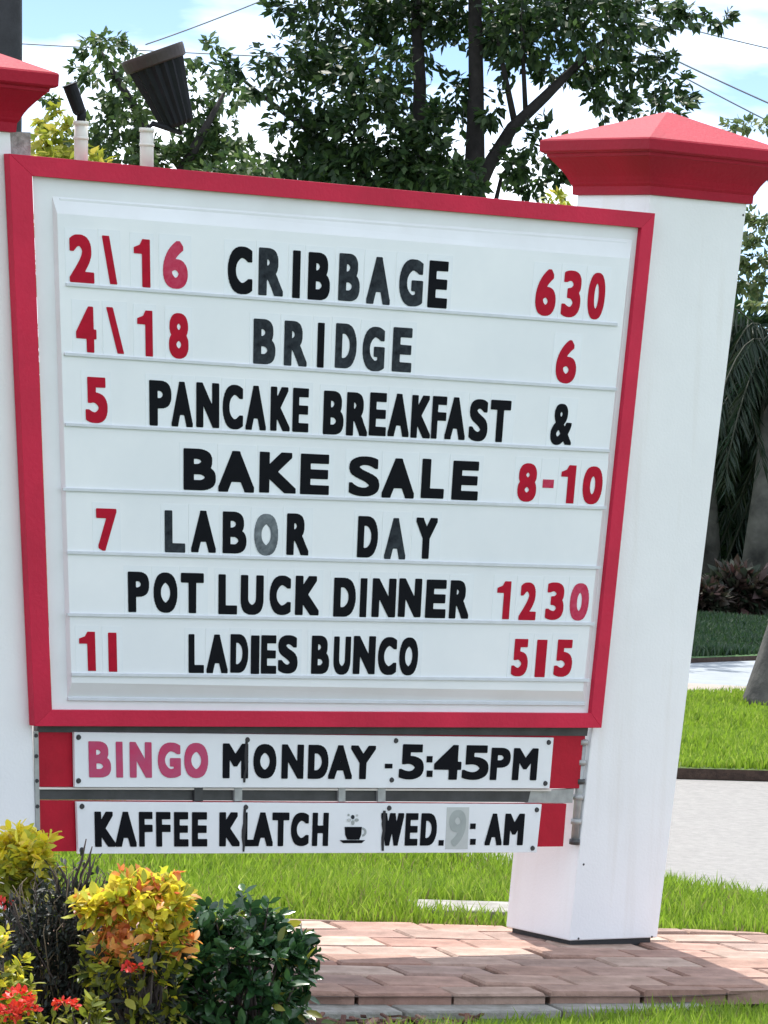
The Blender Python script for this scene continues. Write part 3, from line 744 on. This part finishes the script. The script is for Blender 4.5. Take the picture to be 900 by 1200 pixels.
# main shade tree behind the board
D1 = 32.0
g0 = at_depth(548, 700, D1); g0.z = -.05
mt = empty('shade_tree', g0, 'large dark leafy shade tree behind the middle of the letter board', 'tree')
base = g0
tubes('trunk', [
    ([base, at_depth(545, 450, D1), at_depth(556, 215, D1), at_depth(558, 100, D1), at_depth(556, -20, D1), at_depth(552, -160, D1)], [.17, .13, .085, .06, .05, .03]),
    (*limb([(556, 230, 0), (572, 195, -.05), (600, 150, -.1), (640, 112, -.1), (662, 90, -.1), (700, 55, -.15), (740, 25, -.2)], D1, 0.062, 0.017),),
    (*limb([(604, 148, -.1), (592, 90, -.1), (582, 40, -.1), (570, -20, -.1)], D1, 0.027, 0.011),),
    (*limb([(616, 134, -.1), (613, 70, -.1), (612, 0, -.1)], D1, 0.021, 0.011),),
    (*limb([(580, 240, .1), (588, 205, .1), (606, 185, .1)], D1, 0.019, 0.009),),
    (*limb([(500, 330, .3), (490, 200, .3), (492, 100, .3), (486, -40, .3)], D1, 0.068, 0.042),),
    (*limb([(545, 400, .2), (470, 250, .2), (400, 180, .2), (330, 130, .2), (280, 90, .2)], D1, 0.054, 0.011),)],
    M['bark'], mt, 10)
CL = [(395,15,75,45,900),(480,25,60,55,900),(560,15,60,45,700),(625,30,70,45,900),(690,25,60,42,700),(745,22,45,28,320),(800,14,34,16,140),(842,24,18,14,60),
      (755,70,36,26,260),(785,105,30,24,200),(700,75,34,26,260),(655,80,26,22,160),(640,165,26,26,130),(622,205,26,24,170),(600,190,24,26,130),(648,205,22,18,90),(720,125,24,18,110),(775,130,34,18,120),(690,110,22,16,90),
      (335,70,40,30,200),(385,105,52,42,480),(430,85,50,40,460),(440,150,50,44,560),(395,170,56,34,560),(350,150,40,30,260),(290,100,40,24,150),(262,85,24,22,80),
      (500,190,46,44,620),(470,120,34,34,260),(530,110,26,40,240),(430,205,60,22,420),(345,200,44,22,280),(540,205,30,26,220),(510,150,20,30,140),(420,200,80,24,650),(500,208,60,18,420),(330,208,60,14,280),(600,60,30,30,200),(360,60,40,30,160),(575,125,18,24,90),
      (400,-70,150,60,1200),(590,-60,130,45,900),(250,-60,60,40,200)]
crown(mt, CL, D1, M['treeleaf'], .090, dens=1.15, zs=1.3)
# lighter tree further left, behind the spotlights
D2 = 24.0
g2 = at_depth(170, 800, D2); g2.z = -.05
lt = empty('street_tree', g2, 'lighter feathery green tree behind the spotlights above the left of the board', 'tree')
tubes('trunk', [([g2, at_depth(175, 400, D2), at_depth(180, 240, D2), at_depth(160, 130, D2), at_depth(118, 60, D2)], [.10, .08, .05, .03, .01]),
                ([at_depth(180, 260, D2), at_depth(230, 170, D2), at_depth(262, 110, D2)], [.04, .03, .01])], M['bark'], lt, 8)
CL2 = [(118,55,24,20,130),(145,80,30,24,190),(105,85,24,18,80),(150,120,36,28,230),(120,140,36,26,170),(140,180,60,24,520),(205,190,60,22,620),(270,205,50,12,260),(235,150,24,24,160),(235,100,22,26,110),(265,112,28,22,120),(290,196,36,14,110),(235,185,30,30,200),(96,165,26,26,160),(264,150,24,26,120),(285,182,24,16,90),(180,155,24,14,80),(255,175,40,20,150),
       (250,60,16,20,40),(60,120,14,10,25)]
crown(lt, CL2, D2, M['lightleaf'], .062, dens=1.2)
# yellow-green bush peeping over the frame at the left
D3 = 23.5
g3 = at_depth(72, 800, D3); g3.z = -.02
yb = empty('tall_bush', g3, 'yellow green bush rising just right of the left red cap', 'bush')
tubes('stem', [([g3, at_depth(70, 500, D3), at_depth(68, 180, D3)], [.04, .03, .01])], M['bark'], yb, 6)
crown(yb, [(60,138,20,16,70),(70,165,30,20,170),(82,190,44,20,240),(52,180,24,24,120),(110,192,16,10,30),(90,300,80,70,700),(90,460,90,80,800),(95,620,85,80,700)], D3, M['limeleaf'], .072, 'foliage', zs=.3)
yb2p = at_depth(660, 800, D3); yb2p.z = -.02
yb2 = empty('tall_bush', yb2p, 'few yellow leaves showing between the board and right pillar', 'bush')
tubes('stem', [([yb2p, at_depth(665, 500, D3), at_depth(662, 250, D3)], [.03, .02, .008])], M['bark'], yb2, 6)
crown(yb2, [(656,236,18,9,60),(650,262,30,20,160),(640,380,60,60,500),(640,520,70,70,600),(640,650,60,60,500)], D3, M['limeleaf'], .06, 'foliage', zs=.2)
# right: leaning trunk at the verge with its crown out of frame, lower twigs hanging in
D4 = 25.0
g4 = at_depth(928, 828, D4); g4.z = -.01
rt = empty('verge_tree', g4, 'mottled tree trunk with flared foot on the verge at the right edge', 'tree')
tubes('trunk', [([g4-Z*.03, at_depth(924, 815, D4), at_depth(926, 780, D4), at_depth(932, 735, D4), at_depth(945, 600, D4), at_depth(960, 300, D4), at_depth(975, 100, D4)], [.33, .27, .21, .165, .14, .12, .09]),
                ([at_depth(958, 320, D4), at_depth(920, 240, D4), at_depth(880, 170, D4)], [.05, .03, .01])], M['palebark'], rt, 16)
crown(rt, [(885,150,34,10,110),(892,262,22,20,150),(884,300,26,18,190),(876,330,22,16,130),(892,352,20,8,40),(960,190,60,40,400),(980,280,60,50,400),(1000,160,60,60,400)], D4, M['paleleaf'], .055, dens=1.5, zs=.8)
# dark green low trees and palms on the far side of the back lawn
D5 = 37.5
def bush_far(x, top, wd, depth, m, label, n, name='hedge_bush', group='far hedge bushes behind the street', base=None):
    s = depth/FPX; c = at_depth(x, 600, depth); g = Vector((c.x, depth, .02))
    t = at_depth(x, top, depth).z
    r0 = empty(name, g, label, 'bush', group)
    P, O = ell(np.array([c.x, depth, t/2]), np.array([wd*s, wd*s*.7, t/2]), n, .5)
    bulk('foliage', P, O+rng.normal(size=O.shape)*.7, rng.uniform(.7, 1.3, n)*.13, m, r0)
    tube('stem', [g, Vector((c.x, depth, t*.6))], [.03, .015], M['bark'], r0, 6)
bush_far(825, 690, 34, 36.0, M['reddish'], 'low dark reddish bush at the pillar edge across the street', 900)
bush_far(872, 672, 34, 36.2, M['reddish'], 'reddish bush left of the trunk at the far lawn', 900)
bush_far(925, 680, 36, 36.4, M['reddish'], 'dark bush behind the mottled trunk across the street', 900)
bush_far(750, 680, 50, 36.6, M['farleaf'], 'green bush hidden mostly by the right pillar', 500)
def palm(x, top, depth, label, lean=0, nf=34, spread=1.0):
    c = at_depth(x, 600, depth); g = Vector((c.x, depth, .02)); tz = at_depth(x, top, depth).z
    r0 = empty('palm_tree', g, label, 'palm', 'palms behind the far hedge')
    hd = Vector((c.x+lean, depth, tz))
    tube('trunk', [g, g+(hd-g)*.5+Vector((lean*.2, 0, 0)), hd], [.13, .10, .09], M['palebark'], r0, 10)
    P = []; Dn = []; Sz = []
    stems = []
    for k in range(nf):
        a = 2*math.pi*(k+rng.uniform(-.3, .3))/nf; el = rng.uniform(-.3, 1.1); L = rng.uniform(1.3, 1.9)*spread
        d = Vector((math.cos(a), math.sin(a), 0)); pts = []
        for i in range(15):
            t = i/14; q = hd+d*(L*t*math.cos(el)*.95)+Z*(L*t*math.sin(el)-1.5*spread*t*t*(1.1-el*.2)); pts.append(q)
            if i > 1:
                tan = (pts[-1]-pts[-2]).normalized(); sd_ = tan.cross(Z).normalized()
                for sgn in (-1, 1):
                    for jj in range(3):
                        P.append(q+tan*(jj*.04)); Dn.append(sd_*sgn+tan*.5-Z*rng.uniform(1.0, 2.6)); Sz.append(.42*(1-.5*t)*rng.uniform(.8, 1.2))
        stems.append((pts[::2], [.018]*7+[.005]))
    tubes('frond_rib', [(p, [.007]*len(p)) for p, _ in stems], M['darkrib'], r0, 4)['kind'] = 'stuff'
    bulk('fronds', np.array([tuple(v) for v in P]), np.array([tuple(v) for v in Dn]), np.array(Sz), M['frond'], r0, width=.15)
palm(838, 440, 39, 'palm with drooping dark fronds against the right pillar', -.15)
palm(885, 420, 38.2, 'palm with drooping fronds just left of the mottled trunk', .1)
palm(935, 470, 39.5, 'palm partly behind the mottled tree trunk at right', .2)
palm(790, 430, 40.5, 'palm mostly hidden behind the right pillar', -.1)
def far_tree(x, top, bot, wd, depth, label, m='farleaf', n=2600, ls=.17):
    s = depth/FPX; c = at_depth(x, 600, depth); g = Vector((c.x, depth, .0)); zt_, zb = at_depth(x, top, depth).z, at_depth(x, bot, depth).z
    r0 = empty('far_tree', g, label, 'tree', 'trees across the street')
    tubes('trunk', [([g, Vector((c.x+.1, depth, (zt_+zb)/2))], [.14, .06])], M['bark'], r0, 8)
    P = []; O = []
    for k in range(9):
        cc = np.array([c.x+rng.uniform(-.6, .6)*wd*s, depth+rng.uniform(-.6, .6)*wd*s*.6, zb+(zt_-zb)*rng.uniform(.15, .85)])
        p, o = ell(cc, np.array([wd*s*.5, wd*s*.4, (zt_-zb)*.24]), n//9, .4); P.append(p); O.append(o)
    P = np.concatenate(P); O = np.concatenate(O)
    bulk('crown', P, O+rng.normal(size=O.shape)*.8, rng.uniform(.7, 1.3, len(P))*ls, M[m], r0)
far_tree(900, 365, 700, 100, 41, 'dense dark tree behind the palms at the right edge', n=9000)
far_tree(800, 400, 700, 90, 42, 'dense dark tree behind the right pillar across the street', n=6500)
far_tree(1010, 330, 640, 90, 44, 'dark tree across the street, beyond the right edge', n=2600)
far_tree(640, 420, 640, 90, 45, 'dark tree across the street behind the sign, right half', n=2200)
far_tree(420, 430, 640, 110, 46, 'dark tree across the street behind the sign middle', n=2400)
far_tree(180, 420, 640, 110, 46, 'dark tree across the street behind the sign, left half', n=2400)
far_tree(-60, 400, 640, 110, 45, 'dark tree across the street beyond the left pillar', n=2400)

for i_, (x_, t_, d_, w_) in enumerate(((-420, 380, 44, 'first'), (-800, 420, 46, 'second'), (-1250, 360, 45, 'third'), (1300, 380, 46, 'first'), (1650, 420, 47, 'second'), (2050, 360, 46, 'third'))):
    far_tree(x_, t_, 660, 150, d_, 'dark tree across the street, %s one outside the %s edge of the view' % (w_, 'left' if x_ < 0 else 'right'), n=2600, ls=.22)
# utility pole and wires
up_ = at_depth(-4, 600, 31.5)
pole = empty('utility_pole', (up_.x, 31.5, -.05), 'dark utility pole rising behind the left red cap', 'pole')
def pz(x, y): return at_depth(x, y, 31.5)
tube('post', [Vector((pz(-6, 600).x, 31.5, -.05)), pz(-5, 72), pz(-3, -700)], [.21, .195, .17], M['pole'], pole, 16)
def wire(p0, p1, dist, label, ext=1.4, rad=.009, sag=.15):
    a, b = at_depth(*p0, dist), at_depth(*p1, dist); c = (a+b)/2; h = (b-a)*ext
    a2, b2 = c-h, c+h; n = 16
    pts = [a2+(b2-a2)*(i/n)+Z*(sag*((2*i/n-1)**2)-0) for i in range(n+1)]
    o = tube('power_line', pts, rad, M['wire'], None, 5)
    tag(o, label, 'power line', 'overhead wires')
wire((30, 52), (300, 66), 42, 'thin overhead wire crossing left of the spotlight at lamp height', 1.2, .007, .02)
wire((213, 38), (320, -4), 42, 'overhead wire rising to the right from the spotlight rim', .9, .008, .02)
wire((790, 30), (900, 57), 42, 'uppermost overhead wire in the blue sky at top right', 1.1, .007, .02)
wire((800, 75), (900, 121), 42, 'middle overhead wire above the right red cap', 1.2, .009, .02)
wire((815, 98), (890, 137), 42, 'lowest overhead wire above the right red cap', 1.6, .008, .02)

# ------------------------------------------------------------ grass
def pip(poly, x, y):
    ins = np.zeros(len(x), bool)
    for (x0, y0), (x1, y1) in zip(poly, poly[1:]+poly[:1]):
        c = ((y0 > y) != (y1 > y)); ins ^= c & (x < (x1-x0)*(y-y0)/(y1-y0+1e-12)+x0)
    return ins
def grass(name, poly, n, z, h, wd, m, label, edge=None):
    xs = [p[0] for p in poly]; ys = [p[1] for p in poly]
    x = rng.uniform(min(xs), max(xs), n*3); y = rng.uniform(min(ys), max(ys), n*3)
    k = pip(poly, x, y) & ~((np.abs(x-pc.x-.13) < .30) & (np.abs(y-pc.y-.02) < .15+.0)); x = x[k][:n]; y = y[k][:n]; n = len(x)
    ph = np.sin(x*5.1+y*2.3)+np.sin(x*2.2-y*3.9+1)+rng.normal(size=n)*.5
    hh = h*(1+.22*ph)*rng.uniform(.55, 1.25, n); hh = np.maximum(hh, h*.25)
    az = rng.uniform(0, 2*math.pi, n); ln = np.abs(rng.normal(.35, .22, n))
    a2 = rng.uniform(0, math.pi, n); wx, wy = np.cos(a2)*wd/2, np.sin(a2)*wd/2
    tx, ty = np.cos(az)*ln*hh, np.sin(az)*ln*hh
    V = np.empty((n, 5, 3)); Zc = np.full(n, z)
    V[:, 0] = np.stack([x-wx, y-wy, Zc], 1); V[:, 1] = np.stack([x+wx, y+wy, Zc], 1)
    V[:, 2] = np.stack([x+wx*.8+tx*.35, y+wy*.8+ty*.35, Zc+hh*.6], 1); V[:, 3] = np.stack([x-wx*.8+tx*.35, y-wy*.8+ty*.35, Zc+hh*.6], 1)
    V[:, 4] = np.stack([x+tx, y+ty, Zc+hh], 1)
    tr = np.array([(0, 1, 2), (0, 2, 3), (3, 2, 4)]); I = (tr[None]+(np.arange(n)*5)[:, None, None]).reshape(-1, 3)
    me = bpy.data.meshes.new(name); me.vertices.add(n*5); me.vertices.foreach_set('co', V.ravel())
    me.loops.add(I.size); me.loops.foreach_set('vertex_index', I.ravel()); me.polygons.add(len(I))
    me.polygons.foreach_set('loop_start', np.arange(0, I.size, 3)); me.polygons.foreach_set('loop_total', np.full(len(I), 3)); me.update()
    o = link(name, me, m); tag(o, label, 'grass', None, 'stuff'); return o
bkl = lambda x: interp(BK, x)
gz = -.03
# behind the walk, up to the driveway
P1 = [(-2.4, bkl(-2.4)), (back_l.x, back_l.y), (back_r.x, back_r.y), (2.6, bkl(2.6)), (2.6, 14.55), (1.44, 15.15), (1.08, 15.44), (-2.4, 17.8)]
grass('lawn_grass', P1, 62000, gz, .062, .0065, M['grass'], 'bright green grass between the brick walk and the driveway')
grass('dry_blades', P1, 5000, gz, .058, .006, M['dryrass'], 'scattered straw coloured blades in the grass behind the walk')
turf_pts = [(back_l.x-1.5, interp(BK, back_l.x-1.5)), (back_l.x, back_l.y), (back_r.x, back_r.y), (2.6, bkl(2.6))]
grass('turf_edge_grass', [(p[0], p[1]-.04) for p in turf_pts]+[(p[0], p[1]+.16) for p in turf_pts[::-1]], 2600, gz, .04, .006, M['dryrass'], 'dry yellowish grass tips along the back edge of the walk')
# foreground lawn
fa = on_ground(500, 1222, -.05); fb = on_ground(600, 1200, -.05); fc = on_ground(900, 1190, -.05)
P2 = [(-.12, 11.2), (fa.x-.02, fa.y), (fb.x, fb.y), (fc.x-.1, fc.y), (2.4, 13.0), (2.4, 11.0), (.4, 10.6)]
grass('foreground_grass', P2, 26000, -.055, .055, .0055, M['grass'], 'bright grass in the foreground right of the mulch')
grass('dry_blades', P2, 1800, -.055, .05, .0055, M['dryrass'], 'scattered straw coloured blades in the foreground grass')
P3 = [(.9, 20.36), (1.47, 20.36), (1.91, 20.5), (3.6, 20.95), (3.6, 25.7), (1.8, 25.66), (.9, 25.6)]
grass('verge_grass', P3, 60000, .0, .05, .011, M['grass'], 'mown grass on the verge beyond the driveway')
P4 = [(1.4, 29.9), (2.2, 29.95), (2.8, 30.8), (4.4, 31.0), (4.4, 36.5), (1.4, 36.5)]
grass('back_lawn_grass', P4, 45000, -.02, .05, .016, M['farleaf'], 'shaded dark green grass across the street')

# ------------------------------------------------------------ planting bed at lower left
bed = sheet('planting_bed', [(-3, 9.5), (-.15, 10.4), (.02, 11.3), (on_ground(520, 1192).x, on_ground(520, 1192).y), (on_ground(350, 1172).x, on_ground(350, 1172).y), (-3, 11.4)], -.056, M['soil'])
def chips():
    n = 1900; V = []; Fs = []
    for i in range(n):
        x = rng.uniform(-1.4, .36); y = rng.uniform(10.7, 12.1)
        lim_l = on_ground(345, 1178).y+.35*(x-on_ground(345, 1178).x)
        if y > lim_l or (x > -.02 and y < 11.25+(x+.02)*1.3): continue
        L = rng.uniform(.012, .034); W = rng.uniform(.004, .010); a = rng.uniform(0, 6.28); t = rng.uniform(-.4, .4)
        u = Vector((math.cos(a)*math.cos(t), math.sin(a)*math.cos(t), math.sin(t))); v = u.cross(Z).normalized(); q = u.cross(v)
        c = Vector((x, y, -.05+rng.uniform(.0, .028))); o = len(V)
        for k in (-1, 1):
            for (i_, j_) in ((-1, -1), (1, -1), (1, 1), (-1, 1)): V.append(c+u*L*i_+v*W*j_*rng.uniform(.6, 1)+q*k*.003)
        Fs += [tuple(o+k for k in f) for f in CUBE]
    o = mesh('mulch', V, Fs, M['mulch2'], None); tag(o, 'reddish brown bark mulch under the green shrub', 'mulch', None, 'stuff')
M['mulch2'] = leafmat('wood_chip_mulch', [(.12, .05, .04), (.24, .13, .10), (.08, .04, .035), (.30, .19, .15)], .85, 0, .2)
chips()

def leaf_mesh(name, m, wd=1.0):
    me = bpy.data.meshes.new(name); me.from_pydata([(x*wd, y, z) for x, y, z in BROAD[0]], [], BROAD[1]); me.materials.append(m)
    for p in me.polygons: p.use_smooth = True
    return me
def plant(root, sets, limit=300):
    """sets: (positions, directions, sizes, material, width). The leaves nearest the viewer become leaf objects, the rest one part"""
    allv = []
    for si, (P, D, S, m, wd) in enumerate(sets):
        for i in range(len(P)): allv.append((np.linalg.norm(P[i]-np.array(EYE))-.9*S[i], si, i))
    allv.sort(); take = allv[:limit]; chosen = {}
    for _, si, i in take: chosen.setdefault(si, []).append(i)
    rl = wloc(root)
    for si, (P, D, S, m, wd) in enumerate(sets):
        ids = chosen.get(si, []); me = leaf_mesh('leaf', m, wd); x, y, z = frames(D)
        for i in ids:
            o = bpy.data.objects.new('leaf', me); col.objects.link(o); o.parent = root
            mt_ = Matrix((x[i], y[i], z[i])).transposed().to_4x4()
            for r_ in range(3):
                for c_ in range(3): mt_[r_][c_] *= S[i]
            mt_.translation = Vector(P[i])-rl; o.matrix_local = mt_
        rest = np.setdiff1d(np.arange(len(P)), ids)
        if len(rest): bulk('foliage', P[rest], D[rest], S[rest], m, root, BROAD, width=wd)
def rosettes(c, r, n, per, up=.6, shell=.75, size=.045, zmin=-.2, sq=2.0):
    """whorls of leaves at shoot tips on the outside of a bush"""
    P = []; D = []; S = []; H = []
    tips = []
    for _ in range(n):
        v = rng.normal(size=3); v /= (np.abs(v)**sq).sum()**(1/sq)
        if v[2] < zmin: v[2] = -v[2]*.3
        rad = rng.uniform(shell, 1.03) if rng.random() > .09 else rng.uniform(1.03, 1.2); p = np.array(c)+v*np.array(r)*rad; ax = v*.8+np.array([0, 0, up]); ax /= np.linalg.norm(ax)
        tips.append(p)
        for k in range(per):
            q = rng.normal(size=3); q -= q.dot(ax)*ax; q /= np.linalg.norm(q)+1e-9
            d = q+ax*rng.uniform(.2, 1.1); P.append(p+ax*rng.uniform(-.03, .015)); D.append(d); S.append(size*rng.uniform(.7, 1.25)); H.append(p[2])
    return np.array(P), np.array(D), np.array(S), np.array(H), tips
def pxp(x, y, d): return np.array(at_depth(x, y, d))
def pr(px, d): return px*d/FPX
def stems(root, base, tips, m, r=.004, n=26):
    L = []
    for t in tips[:n]:
        t = Vector(t); b = Vector(base)+Vector((rng.uniform(-.05, .05), rng.uniform(-.05, .05), 0))
        mid = b+(t-b)*.5+Vector((rng.uniform(-.02, .02), rng.uniform(-.02, .02), .03)); L.append(([b, mid, t], [r*1.4, r, r*.5]))
    tubes('stem', L, m, root, 5)['kind'] = 'stuff'
# C: yellow and orange bush
dC = 10.6; gC = pxp(165, 1270, dC); gC[2] = -.055
bc = empty('croton_bush', gC, 'yellow and orange leaved bush in front of the KAFFEE strip, beside green shrub', 'bush')
c_ = pxp(158, 1168, dC)
P, D, S, H, tips = rosettes(c_, (pr(50, dC), pr(54, dC), pr(116, dC)), 240, 9, size=.034, zmin=-.99, shell=.7, sq=2.6)
for (x_, y_, rx_, rz_, n_) in ((122, 1062, 26, 22, 50), (196, 1054, 28, 26, 55), (158, 1050, 28, 22, 50), (200, 1112, 26, 36, 40), (118, 1130, 24, 34, 30)):
    q_ = rosettes(pxp(x_, y_, dC+rng.uniform(-.06, .06)), (pr(rx_, dC), pr(rx_, dC), pr(rz_, dC)), n_, 9, size=.036, zmin=-.8, shell=.6)
    P, D, S, H = (np.concatenate([u_, v_]) for u_, v_ in zip((P, D, S, H), q_[:4]))
S = S*rng.uniform(.7, 1.25, len(S))
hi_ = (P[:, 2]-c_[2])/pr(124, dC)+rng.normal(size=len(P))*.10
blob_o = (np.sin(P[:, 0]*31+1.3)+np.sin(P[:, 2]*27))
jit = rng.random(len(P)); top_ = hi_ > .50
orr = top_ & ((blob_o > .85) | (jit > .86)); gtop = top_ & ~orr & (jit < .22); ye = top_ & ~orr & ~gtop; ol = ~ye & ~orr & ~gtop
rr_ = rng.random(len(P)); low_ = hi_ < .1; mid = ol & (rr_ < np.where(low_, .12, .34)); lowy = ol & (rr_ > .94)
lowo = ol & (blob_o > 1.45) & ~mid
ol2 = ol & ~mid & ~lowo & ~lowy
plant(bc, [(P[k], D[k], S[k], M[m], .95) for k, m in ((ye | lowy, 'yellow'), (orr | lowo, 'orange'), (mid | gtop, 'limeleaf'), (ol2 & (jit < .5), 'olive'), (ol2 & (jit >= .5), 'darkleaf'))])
stems(bc, gC, tips, M['twig'], n=50)
# B: dead, twiggy dark bush
dB = 10.8; gB = pxp(70, 1250, dB); gB[2] = -.055
bb = empty('withered_bush', gB, 'dark withered bush of bare twigs between the yellow bushes', 'bush')
c_ = pxp(72, 1150, dB)
P, O = ell(c_, np.array([pr(78, dB), pr(60, dB), pr(118, dB)]), 5200, .3)
P3, O3 = ell(pxp(150, 1190, dB+.15), np.array([pr(100, dB), pr(50, dB), pr(110, dB)]), 5200, .2); P = np.concatenate([P, P3]); O = np.concatenate([O, O3])
sp_ = (rng.random(len(P)) < .035); P4, O4 = P[sp_], O[sp_]; P, O = P[~sp_], O[~sp_]
plant(bb, [(P, O+rng.normal(size=O.shape), rng.uniform(.6, 1.2, len(P))*.026, M['darkleaf'], .8), (P4, O4+rng.normal(size=O4.shape), rng.uniform(.6, 1.2, len(P4))*.03, M['olive'], .8)], 280)
L = []; Lp = []
for k in range(170):
    x = rng.uniform(5, 135); top = 1015+rng.uniform(0, 140)+(abs(x-85)*.3); t = Vector(pxp(x, top, dB+rng.uniform(-.12, .12))); b = Vector(gB)+Vector((rng.uniform(-.08, .08), rng.uniform(-.05, .05), .03))
    mid_ = b+(t-b)*.55+Vector((rng.uniform(-.04, .04), rng.uniform(-.03, .03), 0))
    e_pt = t+Vector((rng.uniform(-.02, .02), 0, .02)); (Lp if k % 3 == 0 else L).append(([b, mid_, t, e_pt], [.003, .0022, .0016, .001]))
for (x, y, x1, y1) in ((86, 1035, 101, 983), (95, 1025, 108, 992), (80, 1040, 66, 1010), (92, 1050, 112, 1004), (70, 1045, 58, 1015), (100, 1040, 106, 1000)):
    L.append(([Vector(pxp(x-4, y+60, dB)), Vector(pxp(x, y, dB-.02)), Vector(pxp((x+x1)/2+2, (y+y1)/2, dB-.03)), Vector(pxp(x1, y1, dB-.03))], [.005, .004, .0035, .0015]))
tubes('twig', L, M['twig'], bb, 5)['kind'] = 'stuff'; tubes('twig', Lp, M['twigpale'], bb, 5)['kind'] = 'stuff'
# A: yellow-green bush top left
dA = 11.3; gA = pxp(5, 1220, dA); gA[2] = -.055
ba = empty('croton_bush', gA, 'yellow green bush at the left edge in front of the left pillar', 'bush')
c_ = pxp(4, 1075, dA)
P, D, S, H, tips = rosettes(c_, (pr(56, dA), pr(48, dA), pr(98, dA)), 240, 9, size=.038, zmin=-.9, sq=2.8)
q_ = rosettes(pxp(36, 1010, dA-.05), (pr(26, dA), pr(30, dA), pr(34, dA)), 60, 9, size=.04, zmin=-.8, shell=.5); P, D, S, H = (np.concatenate([u_, v_]) for u_, v_ in zip((P, D, S, H), q_[:4]))
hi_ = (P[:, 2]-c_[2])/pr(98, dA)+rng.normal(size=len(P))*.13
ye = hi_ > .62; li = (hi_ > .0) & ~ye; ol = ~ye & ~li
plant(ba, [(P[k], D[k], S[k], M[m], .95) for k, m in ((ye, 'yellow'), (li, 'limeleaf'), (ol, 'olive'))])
stems(ba, gA, tips, M['twig'])
def flower(root, x, y, d, npet=42, R=.03):
    c = pxp(x, y, d); v = rng.normal(size=(npet, 3)); v /= np.linalg.norm(v, axis=1, keepdims=True); v[:, 2] = np.abs(v[:, 2])*.9
    P = c+v*R*np.array([1, 1, .75]); bulk('flower', P, v+rng.normal(size=v.shape)*.8, rng.uniform(.7, 1.2, npet)*.017, M['flower'], root, BROAD, width=1.5)
flower(ba, 2, 1062, 11.0, 40, .024)
# E: yellow bush low left with red blossoms
dE = 10.3; gE = pxp(0, 1300, dE); gE[2] = -.055
be = empty('flowering_bush', gE, 'low yellow leaved bush with red blossoms in the bottom left corner', 'bush')
c_ = pxp(-14, 1190, dE)
P, D, S, H, tips = rosettes(c_, (pr(50, dE), pr(40, dE), pr(104, dE)), 130, 8, size=.034, zmin=-.9)
yy = rng.random(len(P)); plant(be, [(P[k], D[k], S[k], M[m], .9) for k, m in ((yy < .40, 'yellow'), ((yy >= .40) & (yy < .8), 'limeleaf'), (yy >= .8, 'olive'))])
stems(be, gE, tips, M['twig'])
for x, y in ((22, 1172), (8, 1192), (28, 1186)): flower(be, x, y, dE-.14, 60, .032)
# small low shoots with blossoms in front of the withered bush
dG = 10.35; gG = pxp(90, 1300, dG); gG[2] = -.055
bgp = empty('flowering_bush', gG, 'small low shoots with orange red blossoms at the bottom, right of the corner bush', 'bush')
P, D, S, H, tips = rosettes(pxp(85, 1235, dG), (pr(52, dG), pr(30, dG), pr(64, dG)), 60, 8, size=.034, zmin=-.9)
yy = rng.random(len(P)); plant(bgp, [(P[k], D[k], S[k], M[m], .9) for k, m in ((yy < .3, 'limeleaf'), (yy >= .3, 'olive'))], 200)
stems(bgp, gG, tips, M['twig']); flower(bgp, 76, 1180, dG-.05, 45, .024); flower(bc, 156, 1136, dC-.15, 26, .02)
# D: glossy green shrub
dD = 10.95; gD = pxp(285, 1235, dD); gD[2] = -.055
bd = empty('green_shrub', gD, 'dense glossy dark green shrub right of the yellow orange bush', 'shrub')
P1_, D1_, S1_, H1_, tp1 = rosettes(pxp(278, 1174, dD), (pr(82, dD), pr(70, dD), pr(106, dD)), 400, 9, .45, .62, .040, zmin=-.99, sq=2.8)
P2_, D2_, S2_, H2_, tp2 = rosettes(pxp(330, 1120, dD), (pr(36, dD), pr(34, dD), pr(32, dD)), 40, 8, .3, .5, .040)
P3_, D3_, S3_, H3_, tp3 = rosettes(pxp(235, 1102, dD), (pr(34, dD), pr(34, dD), pr(34, dD)), 50, 8, .4, .5, .036)
P = np.concatenate([P1_, P2_, P3_]); D = np.concatenate([D1_, D2_, D3_]); S = np.concatenate([S1_, S2_, S3_]); S = S*rng.uniform(.65, 1.25, len(S))
kk = rng.random(len(P)) < .05
plant(bd, [(P[~kk], D[~kk], S[~kk], M['shrub'], .95), (P[kk], D[kk], S[kk], M['olive'], .95)])
stems(bd, gD, tp1, M['twig'], .004, 40)
